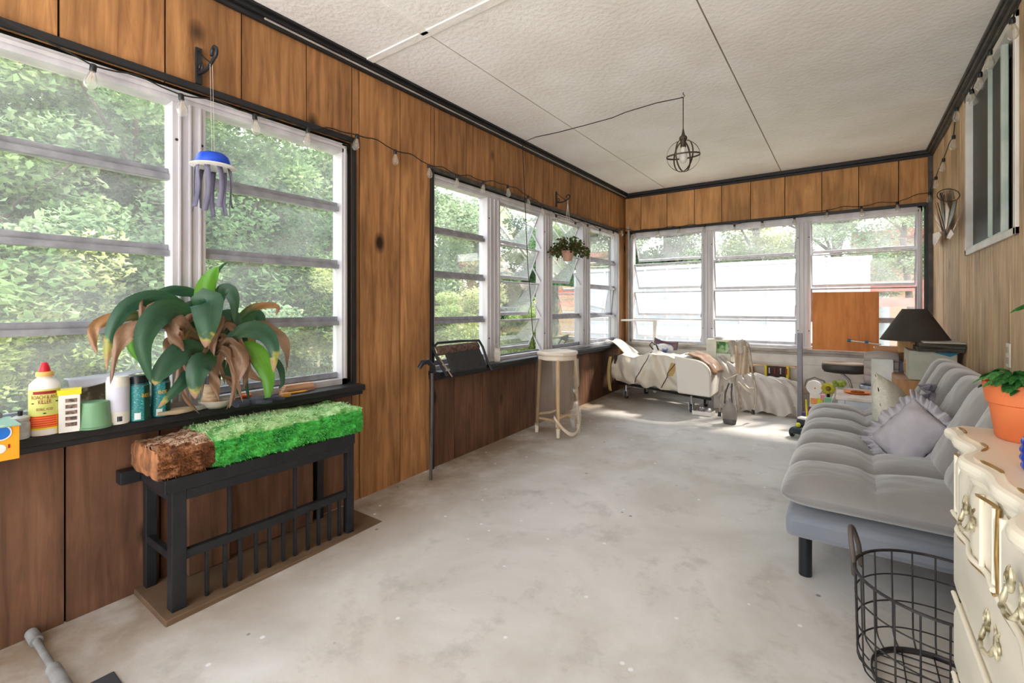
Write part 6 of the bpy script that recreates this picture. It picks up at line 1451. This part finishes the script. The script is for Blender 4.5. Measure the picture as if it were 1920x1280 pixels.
for y in (.955, 1.00, 1.31, 1.235, 1.06):
    mb = MB(); xf = dx0-.011-.008*max(0, sin((y-.985)/.337*pi)) if y > .985 else dx0-.012
    mb.tube([(xf, y, .592), (xf, y, .708)], .0038, 8); mb.build('flute', ivp, dr, smooth=True)
drawer(.12, 1.322, .420, .566, [.995, .40], False); drawer(.12, 1.322, .255, .403, [.995, .40], False); drawer(.12, 1.322, .10, .238, [.995, .40], False)
mb = MB(); mb.tube([(dx0-.004, 1.33, .15), (dx0-.014, 1.335, .10), (dx0-.02, 1.335, fz(1.3)+.02), (dx0-.008, 1.33, fz(1.3)+.003)], [.020, .022, .016, .018], 10)
mb.build('foot', ivp, dr, smooth=True); mb = MB(); mb.box(.45, .52, 1.27, 1.33, fz(1.3), .06); mb.build('foot', ivp, dr); mb = MB(); mb.box(.2, .25, .11, .16, fz(.1), .06); mb.build('foot', ivp, dr); mb = MB(); mb.box(.45, .52, .11, .16, fz(.1), .06); mb.build('foot', ivp, dr)
place(dr)

# terracotta pot with ferns
tp = thing('terracotta_pot', 'orange terracotta pot of dark and lime ferns standing on the ivory dresser', 'potted plant', (.277, 1.272, DT+.0006))
tc_ = mk('terracotta', (214,118,70), (200,104,58), rough=.6, scale=7)
mb = MB(); mb.lathe([(.001,0),(.045,0),(.048,.004),(.0565,.066),(.0605,.068),(.0655,.102),(.0655,.106),(.060,.106),(.056,.092),(.001,.090)], n=56); mb.build('pot', tc_, tp, smooth=True)
mb = MB(); mb.lathe([(.001,.094),(.057,.092)], n=32); mb.build('soil', soil, tp)
fm1 = leaf_mat('fern frond', (44,92,44), (84,136,76), tl=.3, scale=12); fm2 = leaf_mat('lime frond', (136,190,54), (176,220,80), tl=.4, scale=10)
def frond(base, az, L_, h, m, nm='frond', wd=.016, droop=1.2):
    mb = MB(); n = 26; P_ = []
    for k in range(n+1):
        t = k/n; P_.append(Vector(base)+Vector((cos(az)*L_*t, sin(az)*L_*t, h*sin(t*pi*.62)*1.05-droop*.02*t*t)))
    mb.tube(P_, [.0009]*n+[.0003], 5)
    sd = Vector((-sin(az), cos(az), 0))
    for k in range(2, n+1):
        t = k/n; l = wd*sin(pi*min(1, t*.9+.1))**.6*1.1
        for s in (-1, 1):
            p = P_[k]; f_ = (P_[k]-P_[k-1]).normalized(); q = p+sd*s*l+f_*l*.45+Vector((0, 0, -.25*l)); w_ = f_*.0015
            m1 = p.lerp(q, .5); mb.add([p-w_*.6, m1-w_*1.1+Vector((0,0,.001)), q, m1+w_*1.1, p+w_*.6], [(0,1,2,3,4)])
    return mb.build(nm, m, tp)
r = random.Random(21)
for k in range(110):
    az = r.uniform(0, 6.28); b_ = r.uniform(.0, .035); frond((cos(az)*b_, sin(az)*b_, .094), az+r.uniform(-.6, .6), r.uniform(.035, .068), r.uniform(.012, .045), fm1, wd=r.uniform(.008, .013))
for k in range(9):
    az = -1.15+.19*k+r.uniform(-.1, .1)-.4; frond((.03, -.012, .10), az, r.uniform(.05, .08), r.uniform(.04, .07), fm2, wd=.018)
# one thin arching blade
mb = MB(); a = onD(1893, 587, .80); b = onD(1909, 579, .79); c_ = onD(1940, 577, .80); l0 = Vector((.30, 1.24, DT+.1))
pts = [l0, onD(1985, 630, .84), c_, b, a]
P_ = [bez(pts, k/24) for k in range(25)]
for k in range(24): w0_ = UP*.0045*sin(pi*min(1, (k+.5)/24*.98)); w1_ = UP*.0045*sin(pi*min(1, (k+1.5)/24*.98)); mb.add([P_[k]-w0_, P_[k]+w0_, P_[k+1]+w1_, P_[k+1]-w1_], [(0,1,2,3)])
o = mb.build('arching_blade', fm1, tp); o.matrix_parent_inverse = Matrix.Translation(tp.location).inverted()
# blue ornament
q = Vector((.236, 1.035, DT+.0006)); bj = thing('blue_glass_jar', 'cobalt blue knobbly glass jar on the dresser at the right picture edge', 'jar', tuple(q))
mb = MB(); mb.grid(lambda u, v: Vector((cos(u*2*pi), sin(u*2*pi), 0))*(.021*(1-.12*(2*v-1)**2)+.0022*abs(sin(u*2*pi*6))*abs(sin(v*4*pi)))+Vector((0, 0, .050*v)), 48, 24, wrapu=True)
mb.lathe([(.001,.0),(.018,0)], n=24); mb.lathe([(.0185,.05),(.015,.052),(.014,.05),(.001,.048)], n=24)
mb.build('body', mk('cobalt glass', (16,70,190), (10,40,150), rough=.08, spec=1, scale=40), bj, smooth=True)
mb = MB(); mb.lathe([(.0145,.051),(.0155,.053),(.0145,.056),(.012,.056)], n=24); mb.build('rim', mk('pale glass rim', (170,200,230), rough=.1), bj, smooth=True)

# ================================================================ right wall
q = onX(1893, 666, XR); o = thing('wall_outlet', 'small cream outlet plate on the pale plank wall above the fern', 'outlet', (XR, q.y, q.z))
mb = MB(); mb.box(XR-.006, XR, q.y-.028, q.y+.028, q.z-.05, q.z+.05); mb.build('plate', mk('cream plastic', (232,226,210)), o, bevel=.002)
for s in (-1, 1):
    mb = MB(); mb.box(XR-.0085, XR-.006, q.y-.014, q.y+.014, q.z+s*.022-.013, q.z+s*.022+.013); mb.build('socket', mk('tan socket', (190,176,150)), o, bevel=.002)
place(o)
# insect-like metal wall sculpture
og_ = onX(1775, 440, XR-.03); ws = thing('wall_sculpture', 'fan of metal blades and wire forming an insect like ornament on the right wall', 'wall ornament', (XR, og_.y, og_.z))
mt1 = mk('dark etched metal', (92,80,72), (60,54,50), rough=.4, metal=.5, scale=40); mt2 = mk('blush metal', (216,190,176), (190,160,146), rough=.35, metal=.3, scale=20)
def RW(px, py, d=.04): return onX(px, py, XR-d)
def blade(pts, m, nm='blade', th=.003):
    mb = MB(); vs = [RW(*p) for p in pts]; n = len(vs); c_ = sum(vs, Vector())/n
    mb.add([v for v in vs]+[v+Vector((-th, 0, 0)) for v in vs], [tuple(range(n))[::-1], tuple(range(n, 2*n))]+[(i, (i+1) % n, n+(i+1) % n, n+i) for i in range(n)]); return mb.build(nm, m, ws)
blade([(1762,362,.03),(1768,361,.04),(1774,430,.05),(1771,436,.03)], mt1); blade([(1786,385,.10),(1796,372,.14),(1790,400,.12),(1778,430,.06)], mt1)
blade([(1752,370,.05),(1756,388,.05),(1766,432,.05),(1770,436,.04)], mt2); blade([(1775,378,.08),(1781,392,.09),(1776,428,.06),(1773,430,.05)], mt2)
blade([(1751,398,.04),(1754,412,.04),(1768,432,.04),(1766,436,.03)], mt2); blade([(1799,408,.10),(1801,404,.12),(1786,440,.07),(1780,446,.05)], mt2)
blade([(1750,438,.04),(1762,434,.05),(1766,440,.05),(1754,462,.04),(1750,458,.03)], mt2, 'petal'); blade([(1778,440,.05),(1784,430,.08),(1790,438,.08),(1782,448,.05),(1776,446,.04)], mt2, 'petal')
mb = MB(); a = RW(1778, 372, .06); mb.tube([a+Vector((-.05*cos(t*.39), .13*sin(t*.39)*.5, .05*sin(t*.39)+.02)) for t in range(17)], .003, 6)
for k in range(5): mb.tube([RW(1763+4*k, 362, .04+.01*k), RW(1770+2*k, 384, .05+.01*k)], .0018, 5)
mb.tube([RW(1763, 361, .04), RW(1786, 358, .09), RW(1789, 372, .11)], .0025, 6); mb.build('wire_cage', mt1, ws, smooth=True)
for k, (p0, p1) in enumerate((((1765, 370, .03), (1770, 445, .03)), ((1770, 365, .05), (1772, 448, .04)), ((1758, 380, .05), (1774, 440, .05)))):
    mb = MB(); mb.tube([RW(*p0), RW(*p1)], .0028, 6); mb.build('rod', mt1 if k else mt2, ws)
place(ws)

# grey pipe and scrap lying on the floor at lower left
a, b, c_ = onZ(62, 1192, fz(.4)+.016), onZ(92, 1240, fz(.35)+.013), onZ(124, 1292, fz(.3)+.016)
pz = thing('grey_pipe', 'short grey pipe with thicker ends lying on the floor at lower left', 'pipe', tuple(b))
gm1 = mk('dusty grey', (150,150,148), (124,122,120), rough=.7, scale=20)
mb = MB(); mb.tube([a, b, c_], .009, 12); mb.build('tube', gm1, pz, smooth=True)
mb = MB(); mb.tube([a+(a-b)*.12, a+(b-a)*.22], .0155, 14); mb.build('end_sleeve', gm1, pz, smooth=True); mb = MB(); mb.tube([c_+(b-c_)*.75, c_+(c_-b)*.1], .016, 14); mb.build('end_sleeve', gm1, pz, smooth=True); place(pz)
q = onZ(195, 1284, fz(.3)+.003); mb = MB(); mb.box(q.x-.035, q.x+.05, q.y-.03, q.y+.03, fz(.3)-.001, fz(.3)+.008); tag(mb.build('dark_scrap', mk('charcoal scrap', (70,70,74)), bevel=.004), 'flat dark scrap on the floor at the bottom picture edge', 'scrap')
